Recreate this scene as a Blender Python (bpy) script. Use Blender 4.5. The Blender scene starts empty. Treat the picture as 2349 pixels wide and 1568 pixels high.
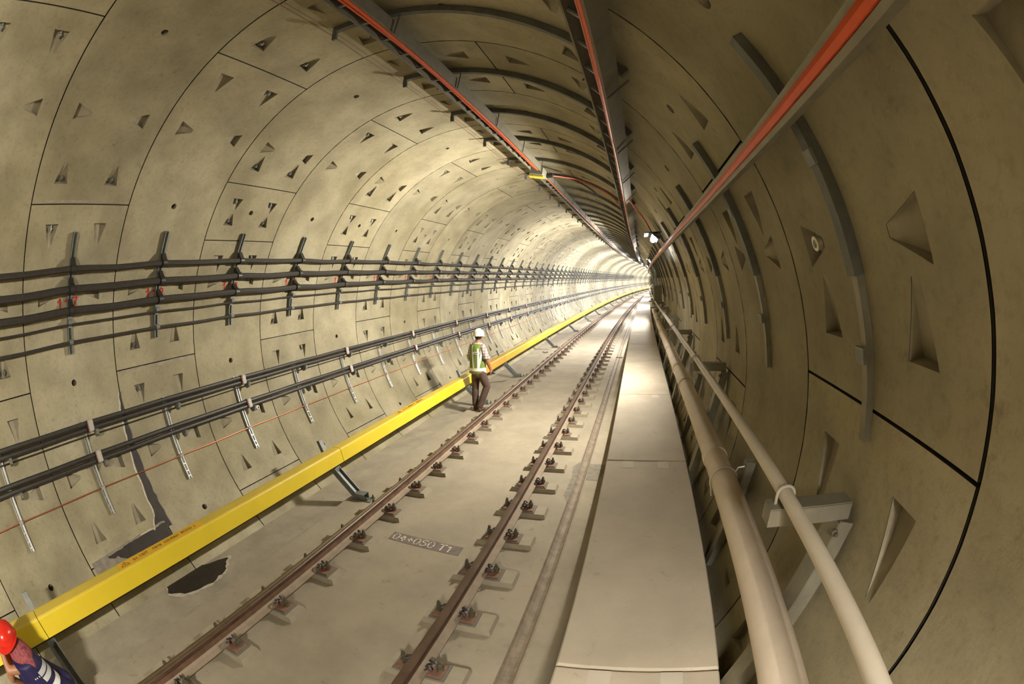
import bpy, bmesh, math, random
from mathutils import Vector, Matrix, geometry
rnd = random.Random(7)
R = math.radians
# ------------------------------------------------------------------ place frame
K = 0.00133          # curvature of the tunnel to the right (radius 750 m)
GR = 0.00689         # gradient
RAD = 2.85           # inner radius of the segment lining
RW = 1.19941         # ring width
S0 = 0.61951         # where ring 117 starts
ZR = -1.69263        # top of rail
XR = 0.03395         # track centre
G2 = 0.7535
ZF = -1.93           # track slab
ZW = -0.95           # walkway top

def P(s, x=0.0, z=0.0):
    a = K * s
    return Vector(((1 - math.cos(a)) / K + x * math.cos(a), math.sin(a) / K - x * math.sin(a), z + GR * s))

def frame(s, x=0.0, z=0.0):
    return Matrix.Translation(P(s, x, z)) @ Matrix.Rotation(-K * s, 4, 'Z')

def rp(ang, r):       # point of the cross-section in polar form: 0 right, 90 crown, 180 left
    return (r * math.cos(R(ang)), r * math.sin(R(ang)))

def mid(k):           # middle of ring k (k = 0 is the ring painted 117)
    return S0 + (k + .5) * RW

C = bpy.context.scene.collection

# ------------------------------------------------------------------ materials
def mat(name, col, rough=.7, metal=0.0, noise=None, bump=0.0, bscale=60, emit=None, estr=1.0, spec=None, tone=False, col2=None, scale=3.0, speck=False):
    m = bpy.data.materials.new(name); m.use_nodes = True
    nt = m.node_tree; n = nt.nodes; l = nt.links
    b = n.get('Principled BSDF')
    b.inputs['Base Color'].default_value = (*col, 1)
    b.inputs['Roughness'].default_value = rough
    b.inputs['Metallic'].default_value = metal
    if spec is not None: b.inputs['Specular IOR Level'].default_value = spec
    if emit: 
        b.inputs['Emission Color'].default_value = (*emit, 1); b.inputs['Emission Strength'].default_value = estr
    tc = n.new('ShaderNodeTexCoord')
    def nz(sc, det=4, r=.6):
        t = n.new('ShaderNodeTexNoise'); t.inputs['Scale'].default_value = sc; t.inputs['Detail'].default_value = det
        t.inputs['Roughness'].default_value = r; l.new(tc.outputs['Object'], t.inputs['Vector']); return t
    def ramp(src, stops):
        r_ = n.new('ShaderNodeValToRGB'); e = r_.color_ramp.elements
        while len(e) < len(stops): e.new(.5)
        for i, (p, c) in enumerate(stops): e[i].position = p; e[i].color = (*c, 1)
        l.new(src, r_.inputs[0]); return r_.outputs[0]
    def mul(a, c, f=1.0, mode='MULTIPLY'):
        x = n.new('ShaderNodeMix'); x.data_type = 'RGBA'; x.blend_type = mode; x.inputs[0].default_value = f
        l.new(a, x.inputs[6]); l.new(c, x.inputs[7]); return x.outputs[2]
    if noise:
        c2 = col2 or tuple(max(0, v * (1 - noise)) for v in col)
        out = ramp(nz(scale, 6, .62).outputs[0], [(.33, c2), (.62, col)])
        if tone:
            out = mul(out, ramp(nz(.55, 3, .5).outputs[0], [(.33, (.78, .76, .66)), (.64, (1.08, 1.08, 1.08))]))
            out = mul(out, ramp(nz(26, 3, .7).outputs[0], [(.30, (.86, .85, .84)), (.5, (1, 1, 1))]))
            at = n.new('ShaderNodeAttribute'); at.attribute_name = 'tone'
            out = mul(out, at.outputs['Color'])
        if speck:
            out = mul(out, ramp(nz(9, 5, .75).outputs[0], [(.28, (.76, .73, .68)), (.40, (1, 1, 1))]))
        l.new(out, b.inputs['Base Color'])
    if bump:
        bp = n.new('ShaderNodeBump'); bp.inputs['Strength'].default_value = bump; bp.inputs['Distance'].default_value = .01
        l.new(nz(bscale, 4, .6).outputs[0], bp.inputs['Height']); l.new(bp.outputs[0], b.inputs['Normal'])
    return m

M = {}
M['wall'] = mat('precast_concrete', (.415, .37, .25), .85, noise=.26, tone=True, speck=True, bump=.15, scale=2.2)
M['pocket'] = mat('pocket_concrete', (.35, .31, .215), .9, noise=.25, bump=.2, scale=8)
M['joint'] = mat('joint_gasket', (.035, .03, .022), .9)
M['plug'] = mat('grout_plug', (.10, .09, .07), .8)
M['wet'] = mat('wet_concrete', (.034, .025, .018), .55, noise=.4, scale=9, bump=.2)
M['crust'] = mat('lime_crust', (.62, .57, .45), .9, noise=.3, scale=30)
M['damp'] = mat('damp_concrete', (.27, .235, .18), .7, noise=.35, scale=12)
M['floor'] = mat('track_slab_concrete', (.41, .355, .265), .88, noise=.2, speck=True, bump=.2, scale=1.7)
M['pad'] = mat('pad_concrete', (.40, .35, .26), .88, noise=.15, bump=.2, scale=9)
M['kerb'] = mat('strip_concrete', (.415, .365, .275), .9, noise=.25, speck=True, bump=.2, scale=2.5)
M['walk'] = mat('walkway_concrete', (.56, .49, .375), .8, noise=.22, speck=True, bump=.1, scale=1.3)
M['patch'] = mat('mortar_patch', (.60, .54, .44), .85, noise=.1)
M['dark'] = mat('dark_void', (.05, .042, .03), .95)
M['rust'] = mat('rail_rust', (.115, .062, .036), .62, noise=.45, scale=7, bump=.2, spec=.3)
M['web'] = mat('rail_web', (.20, .11, .065), .75, noise=.5, scale=6, bump=.3)
M['foot'] = mat('rail_foot_dust', (.38, .30, .215), .85, noise=.25, scale=6)
M['band'] = mat('running_band', (.42, .37, .32), .26, 1.0)
M['headtop'] = mat('rail_head_top', (.135, .085, .055), .45, .15, noise=.35, scale=5)
M['plate'] = mat('rusty_plate', (.31, .17, .115), .8, noise=.3, scale=20, bump=.2)
M['plate_edge'] = mat('plate_edge', (.28, .07, .035), .7)
M['rubber'] = mat('rubber_pad', (.20, .18, .15), .8)
M['clip'] = mat('spring_clip', (.085, .075, .07), .45, .3)
M['bolt'] = mat('anchor_bolt', (.17, .15, .10), .5, .4, noise=.3, scale=40)
M['insul'] = mat('clip_insulator', (.20, .17, .145), .6)
M['galv'] = mat('galvanised_steel', (.27, .29, .275), .55, .5, noise=.25, scale=20)
M['galvd'] = mat('dull_zinc', (.26, .27, .25), .6, .3, noise=.3, scale=14)
M['silver'] = mat('bright_zinc', (.66, .67, .66), .38, .55)
M['arch'] = mat('arch_strut_zinc', (.15, .15, .13), .6, .3, noise=.3, scale=12)
M['black'] = mat('black_cable', (.040, .035, .030), .5, noise=.3, scale=20)
M['saddle'] = mat('black_saddle', (.028, .025, .022), .45)
M['red'] = mat('orange_red_cable', (.66, .10, .03), .42, noise=.15, scale=10)
M['copper'] = mat('bare_copper', (.66, .23, .13), .3, .8)
M['yellow'] = mat('yellow_cover', (.80, .60, .035), .38, noise=.08, scale=2)
M['ytop'] = mat('yellow_cover_lid', (.74, .56, .085), .45, noise=.1, scale=2)
M['orange'] = mat('orange_label', (.85, .50, .035), .5)
M['orangec'] = mat('orange_cover', (.80, .45, .03), .42, noise=.08, scale=2)
M['ink'] = mat('label_ink', (.16, .08, .02), .7)
M['cond'] = mat('conductor_rail', (.09, .08, .07), .5, .6)
M['tray'] = mat('tray_zinc', (.29, .27, .21), .55, .4, noise=.2, scale=10)
M['trays'] = mat('tray_side', (.17, .16, .12), .6, .3, noise=.2, scale=10)
M['traylip'] = mat('tray_rail', (.19, .175, .13), .75, .1, noise=.2, scale=10)
M['trayd'] = mat('tray_bed', (.045, .043, .038), .6)
M['pipe'] = mat('pipe_paint', (.74, .63, .50), .5, noise=.1, scale=6)
M['pipe2'] = mat('thin_pipe_paint', (.74, .66, .53), .45, noise=.1, scale=6)
M['ubolt'] = mat('u_bolt', (.62, .58, .50), .4, .3)
M['white'] = mat('white_clamp', (.45, .42, .38), .5)
M['redpad'] = mat('clamp_red_liner', (.25, .05, .03), .6)
M['redpaint'] = mat('red_number_paint', (.55, .02, .025), .6)
M['lamp'] = mat('lamp_diffuser', (.9, .9, .9), .4, emit=(.93, .93, 1.0), estr=95)
M['housing'] = mat('lamp_housing', (.05, .05, .045), .6)
M['light_shield'] = mat('light_shield_black', (.003, .003, .003), .9, spec=0.0)
M['rwire'] = mat('reddish_wire', (.20, .09, .05), .6)
M['skin'] = mat('skin', (.36, .16, .085), .5)
M['helm_w'] = mat('white_helmet', (.80, .74, .60), .35)
M['helm_r'] = mat('red_helmet', (.62, .025, .012), .22)
M['vest'] = mat('green_vest', (.19, .27, .045), .7, noise=.25, scale=14)
M['refl'] = mat('reflective_tape', (.80, .80, .78), .35)
M['trouser'] = mat('brown_trousers', (.105, .062, .048), .85, noise=.3, scale=14)
M['shoe'] = mat('brown_shoe', (.10, .045, .022), .7)
M['navy'] = mat('navy_vest', (.010, .006, .055), .6)
M['orcloth'] = mat('orange_shirt', (.80, .16, .01), .7)
M['scarf'] = mat('pink_scarf', (.33, .075, .085), .85, noise=.6, scale=35)
M['hair'] = mat('dark_hair', (.02, .014, .01), .7)
M['blackp'] = mat('black_plastic', (.015, .015, .015), .4)
M['sign'] = mat('stencil_grey', (.235, .195, .175), .8, noise=.25, scale=14)
M['letter'] = mat('letter_white', (.74, .69, .56), .6)
M['box'] = mat('cabinet_grey', (.22, .21, .16), .6)
M['boxy'] = mat('junction_yellow', (.62, .48, .04), .6)
M['stencil'] = mat('faded_stencil', (.30, .26, .19), .9)
def plaid():
    m = bpy.data.materials.new('plaid_shirt'); m.use_nodes = True; nt = m.node_tree; n = nt.nodes; l = nt.links
    b = n['Principled BSDF']; b.inputs['Roughness'].default_value = .85
    tc = n.new('ShaderNodeTexCoord')
    outs = []
    for d in ('X', 'Z'):
        w = n.new('ShaderNodeTexWave'); w.bands_direction = d; w.inputs['Scale'].default_value = 5.5
        l.new(tc.outputs['Object'], w.inputs['Vector']); r = n.new('ShaderNodeValToRGB')
        r.color_ramp.elements[0].position = .15; r.color_ramp.elements[0].color = (.62, .55, .58, 1)
        r.color_ramp.elements[1].position = .45; r.color_ramp.elements[1].color = (1, 1, 1, 1)
        l.new(w.outputs[0], r.inputs[0]); outs.append(r.outputs[0])
    x = n.new('ShaderNodeMix'); x.data_type = 'RGBA'; x.blend_type = 'MULTIPLY'; x.inputs[0].default_value = 1
    l.new(outs[0], x.inputs[6]); l.new(outs[1], x.inputs[7])
    y = n.new('ShaderNodeMix'); y.data_type = 'RGBA'; y.blend_type = 'MULTIPLY'; y.inputs[0].default_value = 1
    l.new(x.outputs[2], y.inputs[6]); y.inputs[7].default_value = (.62, .57, .52, 1)
    l.new(y.outputs[2], b.inputs['Base Color']); return m
M['shirt'] = plaid()

# ------------------------------------------------------------------ mesh helpers
class MB:
    def __init__(s): s.v = []; s.f = []; s.m = []; s.sm = []
    def add(s, vs, fs, mi=0, smooth=False):
        o = len(s.v); s.v += [Vector(v) for v in vs]
        for f in fs: s.f.append([i + o for i in f]); s.m.append(mi); s.sm.append(smooth)
        return s
    def box(s, c, d, X=None, mi=0, b=0.0):
        hx, hy, hz = d[0] / 2, d[1] / 2, d[2] / 2
        X = X or Matrix.Identity(4)
        if b <= 0:
            vs = [(sx * hx, sy * hy, sz * hz) for sz in (-1, 1) for sy in (-1, 1) for sx in (-1, 1)]
            fs = [(0, 2, 3, 1), (4, 5, 7, 6), (0, 1, 5, 4), (2, 6, 7, 3), (0, 4, 6, 2), (1, 3, 7, 5)]
            return s.add([X @ (Vector(v) + Vector(c)) for v in vs], fs, mi)
        b = min(b, hx * .9, hy * .9, hz * .9)
        bm = bmesh.new(); bmesh.ops.create_cube(bm, size=1)
        for v in bm.verts: v.co = Vector((v.co.x * d[0], v.co.y * d[1], v.co.z * d[2])) + Vector(c)
        bmesh.ops.bevel(bm, geom=bm.edges[:], offset=b, segments=1, affect='EDGES')
        s.add([X @ v.co for v in bm.verts], [[v.index for v in f.verts] for f in bm.faces], mi); bm.free(); return s
    def beam(s, a, b, w, h, up=(0, 0, 1), mi=0, w2=None, h2=None):
        a, b = Vector(a), Vector(b); d = (b - a).normalized(); side = d.cross(Vector(up))
        if side.length < 1e-4: side = d.cross(Vector((1, 0, 0)))
        side.normalize(); u = side.cross(d)
        vs = []
        for p, ww, hh in ((a, w, h), (b, w2 or w, h2 or h)):
            for sx, sz in ((-1, -1), (1, -1), (1, 1), (-1, 1)): vs.append(p + side * sx * ww / 2 + u * sz * hh / 2)
        return s.add(vs, [(0, 3, 2, 1), (4, 5, 6, 7), (0, 1, 5, 4), (1, 2, 6, 5), (2, 3, 7, 6), (3, 0, 4, 7)], mi)
    def rings(s, rs, mi=0, smooth=True, cap=True, closed=False):
        n = len(rs[0]); o = len(s.v)
        for r in rs: s.v += [Vector(p) for p in r]
        m = len(rs)
        for i in range(m if closed else m - 1):
            j = (i + 1) % m
            for k in range(n):
                k2 = (k + 1) % n
                s.f.append([o + i * n + k, o + i * n + k2, o + j * n + k2, o + j * n + k]); s.m.append(mi); s.sm.append(smooth)
        if cap and not closed:
            s.f.append([o + k for k in reversed(range(n))]); s.m.append(mi); s.sm.append(False)
            s.f.append([o + (m - 1) * n + k for k in range(n)]); s.m.append(mi); s.sm.append(False)
        return s
    def tube(s, pts, r, n=8, mi=0, cap=True, closed=False, up=None):
        pts = [Vector(p) for p in pts]; m = len(pts); rs = []
        t0 = (pts[1] - pts[0]).normalized()
        u = Vector(up) if up else (Vector((0, 0, 1)) if abs(t0.z) < .9 else Vector((1, 0, 0)))
        for i in range(m):
            if closed: t = pts[(i + 1) % m] - pts[i - 1]
            else: t = pts[min(i + 1, m - 1)] - pts[max(i - 1, 0)]
            t.normalize(); u = (u - t * u.dot(t)).normalized(); w = t.cross(u)
            rr = r[i] if isinstance(r, (list, tuple)) else r
            if isinstance(rr, (int, float)): rr = (rr, rr)
            rs.append([pts[i] + u * rr[1] * math.sin(2 * math.pi * k / n) + w * rr[0] * math.cos(2 * math.pi * k / n) for k in range(n)])
        return s.rings(rs, mi, True, cap, closed)
    def lathe(s, prof, X=None, n=12, mi=0, smooth=True):
        X = X or Matrix.Identity(4)
        rs = [[X @ Vector((max(r, 1e-4) * math.cos(2 * math.pi * k / n), max(r, 1e-4) * math.sin(2 * math.pi * k / n), z)) for k in range(n)] for r, z in prof]
        return s.rings(rs, mi, smooth, True)
    def prism(s, poly, axis_pts, mi=0, smooth=False):   # extrude polygon points by offset vector
        off = Vector(axis_pts); n = len(poly); a = [Vector(p) for p in poly]; b = [p + off for p in a]
        return s.rings([a, b], mi, smooth, True)
    def build(s, name, mats, parent=None, off=(0, 0, 0), loc=None, sharp=35):
        me = bpy.data.meshes.new(name); o = Vector(off)
        me.from_pydata([tuple(v - o) for v in s.v], [], s.f)
        if not isinstance(mats, (list, tuple)): mats = [mats]
        for m_ in mats: me.materials.append(M[m_] if isinstance(m_, str) else m_)
        me.polygons.foreach_set('material_index', s.m); me.polygons.foreach_set('use_smooth', s.sm)
        if any(s.sm): me.set_sharp_from_angle(angle=R(sharp))
        me.update()
        ob = bpy.data.objects.new(name, me); C.objects.link(ob)
        if parent is not None: ob.parent = parent
        if loc is not None: ob.location = loc
        return ob

def tag(o, label=None, cat=None, group=None, kind=None):
    if label: o['label'] = label
    if cat: o['category'] = cat
    if group: o['group'] = group
    if kind: o['kind'] = kind
    return o

def thing(name, s, x, z, label, cat, group=None):
    o = bpy.data.objects.new(name, None); C.objects.link(o); o.empty_display_size = .05
    o.matrix_world = frame(s, x, z); return tag(o, label, cat, group)

def copy_tree(o, mw, label=None, group=None):
    c = o.copy(); C.objects.link(c); c.matrix_world = mw
    if label: c['label'] = label
    if group: c['group'] = group
    for ch in kids.get(o.name, []):
        d = ch.copy(); C.objects.link(d); d.parent = c
        for g in kids.get(ch.name, []):
            e = g.copy(); C.objects.link(e); e.parent = d
    return c
kids = {}
def reg(parent):
    for o in C.objects:
        if o.parent is not None:
            L = kids.setdefault(o.parent.name, [])
            if o not in L: L.append(o)

def long_obj(mb, name, mats, label=None, cat=None, group=None, kind=None, parent=None):
    o0 = mb.v[0].copy() if parent is None else Vector((0, 0, 0))
    ob = mb.build(name, mats, parent, off=o0, loc=o0 if parent is None else None)
    return tag(ob, label, cat, group, kind)

def arc_strut(a0, a1, r0, r1, w, n=None, y0=0.0, mb=None, mi=0):
    """channel following the wall from angle a0 to a1 between radii r0 < r1, width w along the tunnel"""
    mb = mb or MB(); n = n or max(2, int(abs(a1 - a0) / 3)); rs = []
    for i in range(n + 1):
        a = a0 + (a1 - a0) * i / n
        xi, zi = rp(a, r0); xo, zo = rp(a, r1)
        rs.append([(xi, y0 - w / 2, zi), (xi, y0 + w / 2, zi), (xo, y0 + w / 2, zo), (xo, y0 - w / 2, zo)])
    return mb.rings(rs, mi, False)

# ------------------------------------------------------------------ lining
def ring_type(k):
    if k % 2: return 'B'
    return 'A' if k <= 0 else 'C'
JOINTS = {'A': [-58, 6.0, 70.7, 142.4, 214], 'B': [-40, 26.5, 106.7, 178, 249], 'C': [-58, -1.3, 70.5, 135, 150, 214]}
HOLES = {'A': [34, 106.5, 178.2, 246], 'B': [35.5, 71, 142.2, 213.4], 'C': [34, 102.6, 142.3, 181.7, 246]}
LO, HI = -48.0, 229.0
GAP = .006
def pocket_list(t):
    out = []
    js = JOINTS[t]
    for j in js:
        for f in (.245, .745):
            for sg in (1, -1):
                ln = 4.4
                if t == 'C' and ((j == 135 and sg == 1) or (j == 150 and sg == -1)): ln = 3.2
                if j < 8 and sg == -1: ln = 6.5
                b, tip = j + sg * 3.9, j + sg * (3.9 + ln)
                out.append([(f - .065, b), (f + .065, b), (f + .016, tip), (f - .014, tip)])   # base pair then tip pair
    for i in range(8):
        a = -19.5 + 36 * i
        if min(abs(a - j) for j in js) < 3: continue
        out.append([(.165, a - 1.65), (.165, a + 1.65), (.315, a + .45), (.315, a - .25)])
        out.append([(.835, a - 1.65), (.835, a + 1.65), (.685, a + .45), (.685, a - .25)])
    return out

def inside(p, poly):
    c = False; n = len(poly)
    for i in range(n):
        a, b = poly[i], poly[i - 1]
        if (a[1] > p[1]) != (b[1] > p[1]) and p[0] < (b[0] - a[0]) * (p[1] - a[1]) / (b[1] - a[1]) + a[0]: c = not c
    return c

def cell(t, a0, a1):
    """triangulate one lining segment in (s, arc length) space with its pockets cut out"""
    A = R(1) * RAD
    y0, y1 = a0 * A, a1 * A
    if a0 > LO + .01: y0 += GAP
    if a1 < HI - .01: y1 -= GAP
    x0, x1 = GAP, RW - GAP
    pts, edges = [], []
    ny = max(2, int((y1 - y0) / .16)); nx = 4
    B = [(x0 + (x1 - x0) * i / nx, y0) for i in range(nx)] + [(x1, y0 + (y1 - y0) * i / ny) for i in range(ny)] + \
        [(x1 - (x1 - x0) * i / nx, y1) for i in range(nx)] + [(x0, y1 - (y1 - y0) * i / ny) for i in range(ny)]
    pts += B; nb = len(B); edges += [(i, (i + 1) % nb) for i in range(nb)]
    pk = []
    for q in pocket_list(t):
        poly = [(f * RW, a * A) for f, a in q]
        if min(p[1] for p in poly) < y0 + .02 or max(p[1] for p in poly) > y1 - .02: continue
        pk.append(poly)
    hl = []
    for h in HOLES[t]:
        if y0 + .08 < h * A < y1 - .08:
            hl.append([(RW * .5 + .034 * math.cos(i * math.pi / 5), h * A + .034 * math.sin(i * math.pi / 5)) for i in range(10)])
    for poly in pk + hl:
        o = len(pts); pts += poly; n = len(poly); edges += [(o + i, o + (i + 1) % n) for i in range(n)]
    for i in range(1, nx):
        for j in range(1, ny):
            p = (x0 + (x1 - x0) * i / nx, y0 + (y1 - y0) * j / ny)
            if any(min(q[0] for q in po) - .03 < p[0] < max(q[0] for q in po) + .03 and min(q[1] for q in po) - .03 < p[1] < max(q[1] for q in po) + .03 for po in pk + hl): continue
            pts.append(p)
    r = geometry.delaunay_2d_cdt([Vector(p) for p in pts], edges, [], 0, 1e-5)
    V, F = r[0], r[2]
    tris = []
    for f in F:
        c = sum((V[i] for i in f), Vector((0, 0))) / 3
        if not any(inside(c, po) for po in pk + hl): tris.append(list(f))
    return [(v.x, v.y) for v in V], tris, pk, hl, B

cells = {}
for t in 'ABC':
    js = [LO] + [j for j in JOINTS[t] if LO < j < HI] + [HI]
    cells[t] = [(a, b, cell(t, a, b)) for a, b in zip(js[:-1], js[1:])]

def region(ang): return 'wall_left' if ang > 112 else ('wall_right' if ang < 36 else 'ceiling')
lin = {n: (MB(), []) for n in ('wall_left', 'ceiling', 'wall_right')}
A1 = RAD * R(1)
K0, K1 = -10, 104
for k in range(K0, K1):
    t = ring_type(k); sb = S0 + k * RW
    for a, b, (V, T, pk, hl, B) in cells[t]:
        tone = rnd.uniform(.84, 1.06)
        groups = {}
        for f in T:
            cy = sum(V[i][1] for i in f) / 3 / A1
            groups.setdefault(region(cy), []).append(f)
        for nme, fs in groups.items():
            mb, tl = lin[nme]; used = {}; vs = []; nf = []
            for f in fs:
                g = []
                for i in f:
                    if i not in used:
                        used[i] = len(vs); x, y = V[i]; x += .004 * (1 - x / RW) if (k == 0 and y / A1 < 60) else 0; xx, zz = rp(y / A1, RAD); vs.append(P(sb + x, xx, zz))
                    g.append(used[i])
                nf.append(g[::-1])
            mb.add(vs, nf, 0, True); tl += [tone] * len(nf)
        # edge faces going back into the joint
        n = len(B)
        for i in range(n):
            p, q = B[i], B[(i + 1) % n]
            mb, tl = lin[region((p[1] + q[1]) / 2 / A1)]
            vs = [P(sb + x, *rp(y / A1, r)) for x, y, r in ((p[0], p[1], RAD), (q[0], q[1], RAD), (q[0], q[1], RAD + .04), (p[0], p[1], RAD + .04))]
            mb.add(vs, [(0, 1, 2, 3)], 3); tl.append(tone)
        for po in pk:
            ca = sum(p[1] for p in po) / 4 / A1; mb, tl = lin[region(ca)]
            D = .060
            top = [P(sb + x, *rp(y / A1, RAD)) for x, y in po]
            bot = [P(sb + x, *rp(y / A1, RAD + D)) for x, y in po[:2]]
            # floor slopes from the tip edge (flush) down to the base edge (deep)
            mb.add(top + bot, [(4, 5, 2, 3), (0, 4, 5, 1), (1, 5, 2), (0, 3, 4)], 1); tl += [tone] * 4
        for po in hl:
            ca = po[0][1] / A1; mb, tl = lin[region(ca)]; m = len(po)
            top = [P(sb + x, *rp(y / A1, RAD)) for x, y in po]; bot = [P(sb + x, *rp(y / A1, RAD + .05)) for x, y in po]
            mb.add(top + bot, [(i, (i + 1) % m, m + (i + 1) % m, m + i) for i in range(m)], 1); mb.add(bot, [tuple(range(m))], 2); tl += [tone] * (m + 1)
# backing of the joints (gasket seen at the bottom of every joint)
for nme, (mb, tl) in lin.items():
    a0, a1 = {'wall_left': (112, HI), 'ceiling': (36, 112), 'wall_right': (LO, 36)}[nme]
    na = int((a1 - a0) / 4)
    for k in range(K0, K1, 2):
        rs = []
        ss = (S0 + k * RW, S0 + (k + 2) * RW)
        vs = [P(s, *rp(a0 + (a1 - a0) * i / na, RAD + .035)) for s in ss for i in range(na + 1)]
        # only narrow strips behind joints are seen; keep clear of the pockets by going behind them
        vs = [P(s, *rp(a0 + (a1 - a0) * i / na, RAD + .085)) for s in ss for i in range(na + 1)]
        fs = [(i, i + 1, na + 2 + i, na + 1 + i) for i in range(na)]
        mb.add(vs, fs, 3, True); tl += [1.0] * na

# water leak at the joint between rings 117 and 118 (lower left): wet band, dark corner and lime crust on the lining
def decal(mb, tl, poly, r, mi, flip=False):
    vs = [P(s, *rp(a, r)) for s, a in poly]
    mb.add(vs, [tuple(range(len(vs)))], mi, False); tl.append(1.0)
wl, wt = lin['wall_left']
SJ = S0 + RW
def strip(pts_l, pts_r, r, mi):
    for i in range(len(pts_l) - 1):
        wl.add([P(s, *rp(a, r)) for s, a in (pts_l[i], pts_r[i], pts_r[i + 1], pts_l[i + 1])], [(0, 1, 2, 3)], mi); wt.append(1.0)
rj = random.Random(3)
left, right, cl, cr_, dl = [], [], [], [], []
N = 26
for i in range(N + 1):
    a = 182.5 + (213.6 - 182.5) * i / N
    u = i / N
    w = .012 + .075 * u ** .8 + rj.uniform(-.008, .012)
    if u > .86: w += (u - .86) / .14 * .10
    w2 = .010 + .045 * u + rj.uniform(-.006, .01)
    left.append((SJ - w, a)); right.append((SJ + w2, a))
    cl.append((SJ - w - .012 - rj.uniform(0, .016), a)); cr_.append((SJ + w2 + .006 + rj.uniform(0, .010), a))
strip(left, right, RAD - .0015, 4)
strip(cl, left, RAD - .0017, 5)
strip(right, cr_, RAD - .0016, 6)
# corner and band along the lower segment joint of ring 117
up, lo = [], []
for i in range(25):
    u = i / 24; s = SJ - .01 - u * (RW - .05)
    hh = 1.3 * (1 - u) ** .6 + .25 + rj.uniform(-.12, .12)
    up.append((s, 213.9 - hh)); lo.append((s, 214.0 + (2.6 - 1.0 * u) + rj.uniform(-.25, .25)))
strip(up[:15], lo[:15], RAD - .0013, 4); strip(up[14:], lo[14:], RAD - .0013, 6); strip([(a_[0], a_[1] + .2) for a_ in up[14:20]], [(b_[0], up[14 + i][1] + .2 + (b_[1] - up[14 + i][1]) * (.8 - .13 * i)) for i, b_ in enumerate(lo[14:20])], RAD - .0021, 4)
cu = [(s, a - .25 - rj.uniform(0, .3)) for s, a in up]; strip(cu, up, RAD - .0018, 6)
cu2 = [(s, a - .12 - rj.uniform(0, .2)) for s, a in up[2:9]]; strip(cu2, up[2:9], RAD - .002, 5)
# stains along some other segment joints
for (k, a, e) in ((1, 178, .9), (1, 179.2, .5), (3, 178, .4), (0, 141.5, .5), (2, 150.8, .8)):
    sb = S0 + k * RW; L1, L2 = [], []
    for i in range(15):
        s = sb + .03 + (RW - .06) * i / 14; L1.append((s, a + rj.uniform(.05, .15))); L2.append((s, a + .2 + e * rj.random()))
    strip(L1, L2, RAD - .0012, 7)

M['wall_stain'] = mat('wall_grime', (.36, .325, .245), .9, noise=.3, scale=14)
LM = ['wall', 'pocket', 'plug', 'joint', 'wet', 'crust', 'damp', 'wall_stain']
for nme, (mb, tl) in lin.items():
    ob = mb.build(nme, LM, sharp=22)
    at = ob.data.attributes.new('tone', 'FLOAT_COLOR', 'CORNER') if False else ob.data.attributes.new('tone', 'FLOAT', 'FACE')
    at.data.foreach_set('value', tl)
    tag(ob, {'wall_left': 'curved precast concrete lining of the left tunnel wall with bolt pockets', 'ceiling': 'curved concrete lining of the tunnel crown', 'wall_right': 'dim curved concrete lining of the right tunnel wall'}[nme], None, None, 'structure')

# ------------------------------------------------------------------ floor
def srange(a, b, near=.6, far=2.4, cut=30):
    out = [a]
    while out[-1] < b: out.append(out[-1] + (near if out[-1] < cut else far))
    out[-1] = b; return out
SS = srange(-8, 124, 1.2, 2.4)
def sweep_open(profile, ss, mb, mi=0, smooth=False):
    n = len(profile); o = len(mb.v)
    for s in ss: mb.v += [P(s, x, z) for x, z in profile]
    for i in range(len(ss) - 1):
        for j in range(n - 1):
            mb.f.append([o + i * n + j, o + i * n + j + 1, o + (i + 1) * n + j + 1, o + (i + 1) * n + j]); mb.m.append(mi[j] if isinstance(mi, list) else mi); mb.sm.append(smooth)
    return mb
fl = MB()
prof = [(-2.10, -2.0), (-1.43, -2.0), (-1.405, ZF - .002), (-1.36, ZF), (1.29, ZF), (1.305, ZF - .03), (1.33, ZF - .05), (1.37, ZF - .055), (1.40, ZF - .04), (1.42, ZF - .005), (1.44, ZF + .004), (1.87, ZF), (1.90, ZF - .1), (2.6, ZF - .1)]
mi = [1, 2, 2, 0, 3, 3, 3, 3, 2, 2, 0, 1, 1]
sweep_open(prof, SS, fl, mi)
# wet patch on the floor strip below the leak, with its lime rim, and faint cracks
def fpoly(pts, z, m_):
    fl.add([P(s, x, z) for s, x in pts], [tuple(range(len(pts)))], m_)
wp = [(1.35, -2.06), (1.30, -1.93), (1.36, -1.84), (1.42, -1.76), (1.52, -1.71), (1.62, -1.68), (1.74, -1.65), (1.84, -1.66), (1.92, -1.68), (2.02, -1.70), (2.10, -1.76), (2.18, -1.84), (2.26, -1.90), (2.12, -1.95), (2.0, -1.99), (1.9, -2.06)]
r5 = random.Random(5); rim = []
for (s, x), (s2, x2) in zip(wp, wp[1:] + wp[:1]):
    for u in (0, .33, .66):
        a_, b_ = s + (s2 - s) * u, x + (x2 - x) * u
        f_ = 1.02 + .10 * r5.random() if b_ > -1.92 else 1.0
        rim.append((1.78 + (a_ - 1.78) * f_, -1.95 + (b_ + 1.95) * f_))
fpoly(rim, -1.9975, 5)
wp = [(1.78 + (s - 1.78) * (.93 + .1 * r5.random()), -1.95 + (x + 1.95) * (.90 + .12 * r5.random())) for (s0_, x0_), (s1_, x1_) in zip(wp, wp[1:] + wp[:1]) for s, x in ((s0_, x0_), ((s0_ + s1_) / 2, (x0_ + x1_) / 2))]
fpoly(wp, -1.9955, 4)
fpoly([(4.7, 1.30), (4.9, 1.22), (5.4, 1.24), (5.8, 1.20), (6.0, 1.30), (5.2, 1.305)], ZF + .002, 6)
fpoly([(5.35, 1.44), (5.9, 1.43), (5.9, 1.72), (5.35, 1.60)], ZF + .0055, 6)
M['gut'] = mat('gutter_grime', (.33, .265, .19), .7, noise=.4, scale=8)
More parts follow.
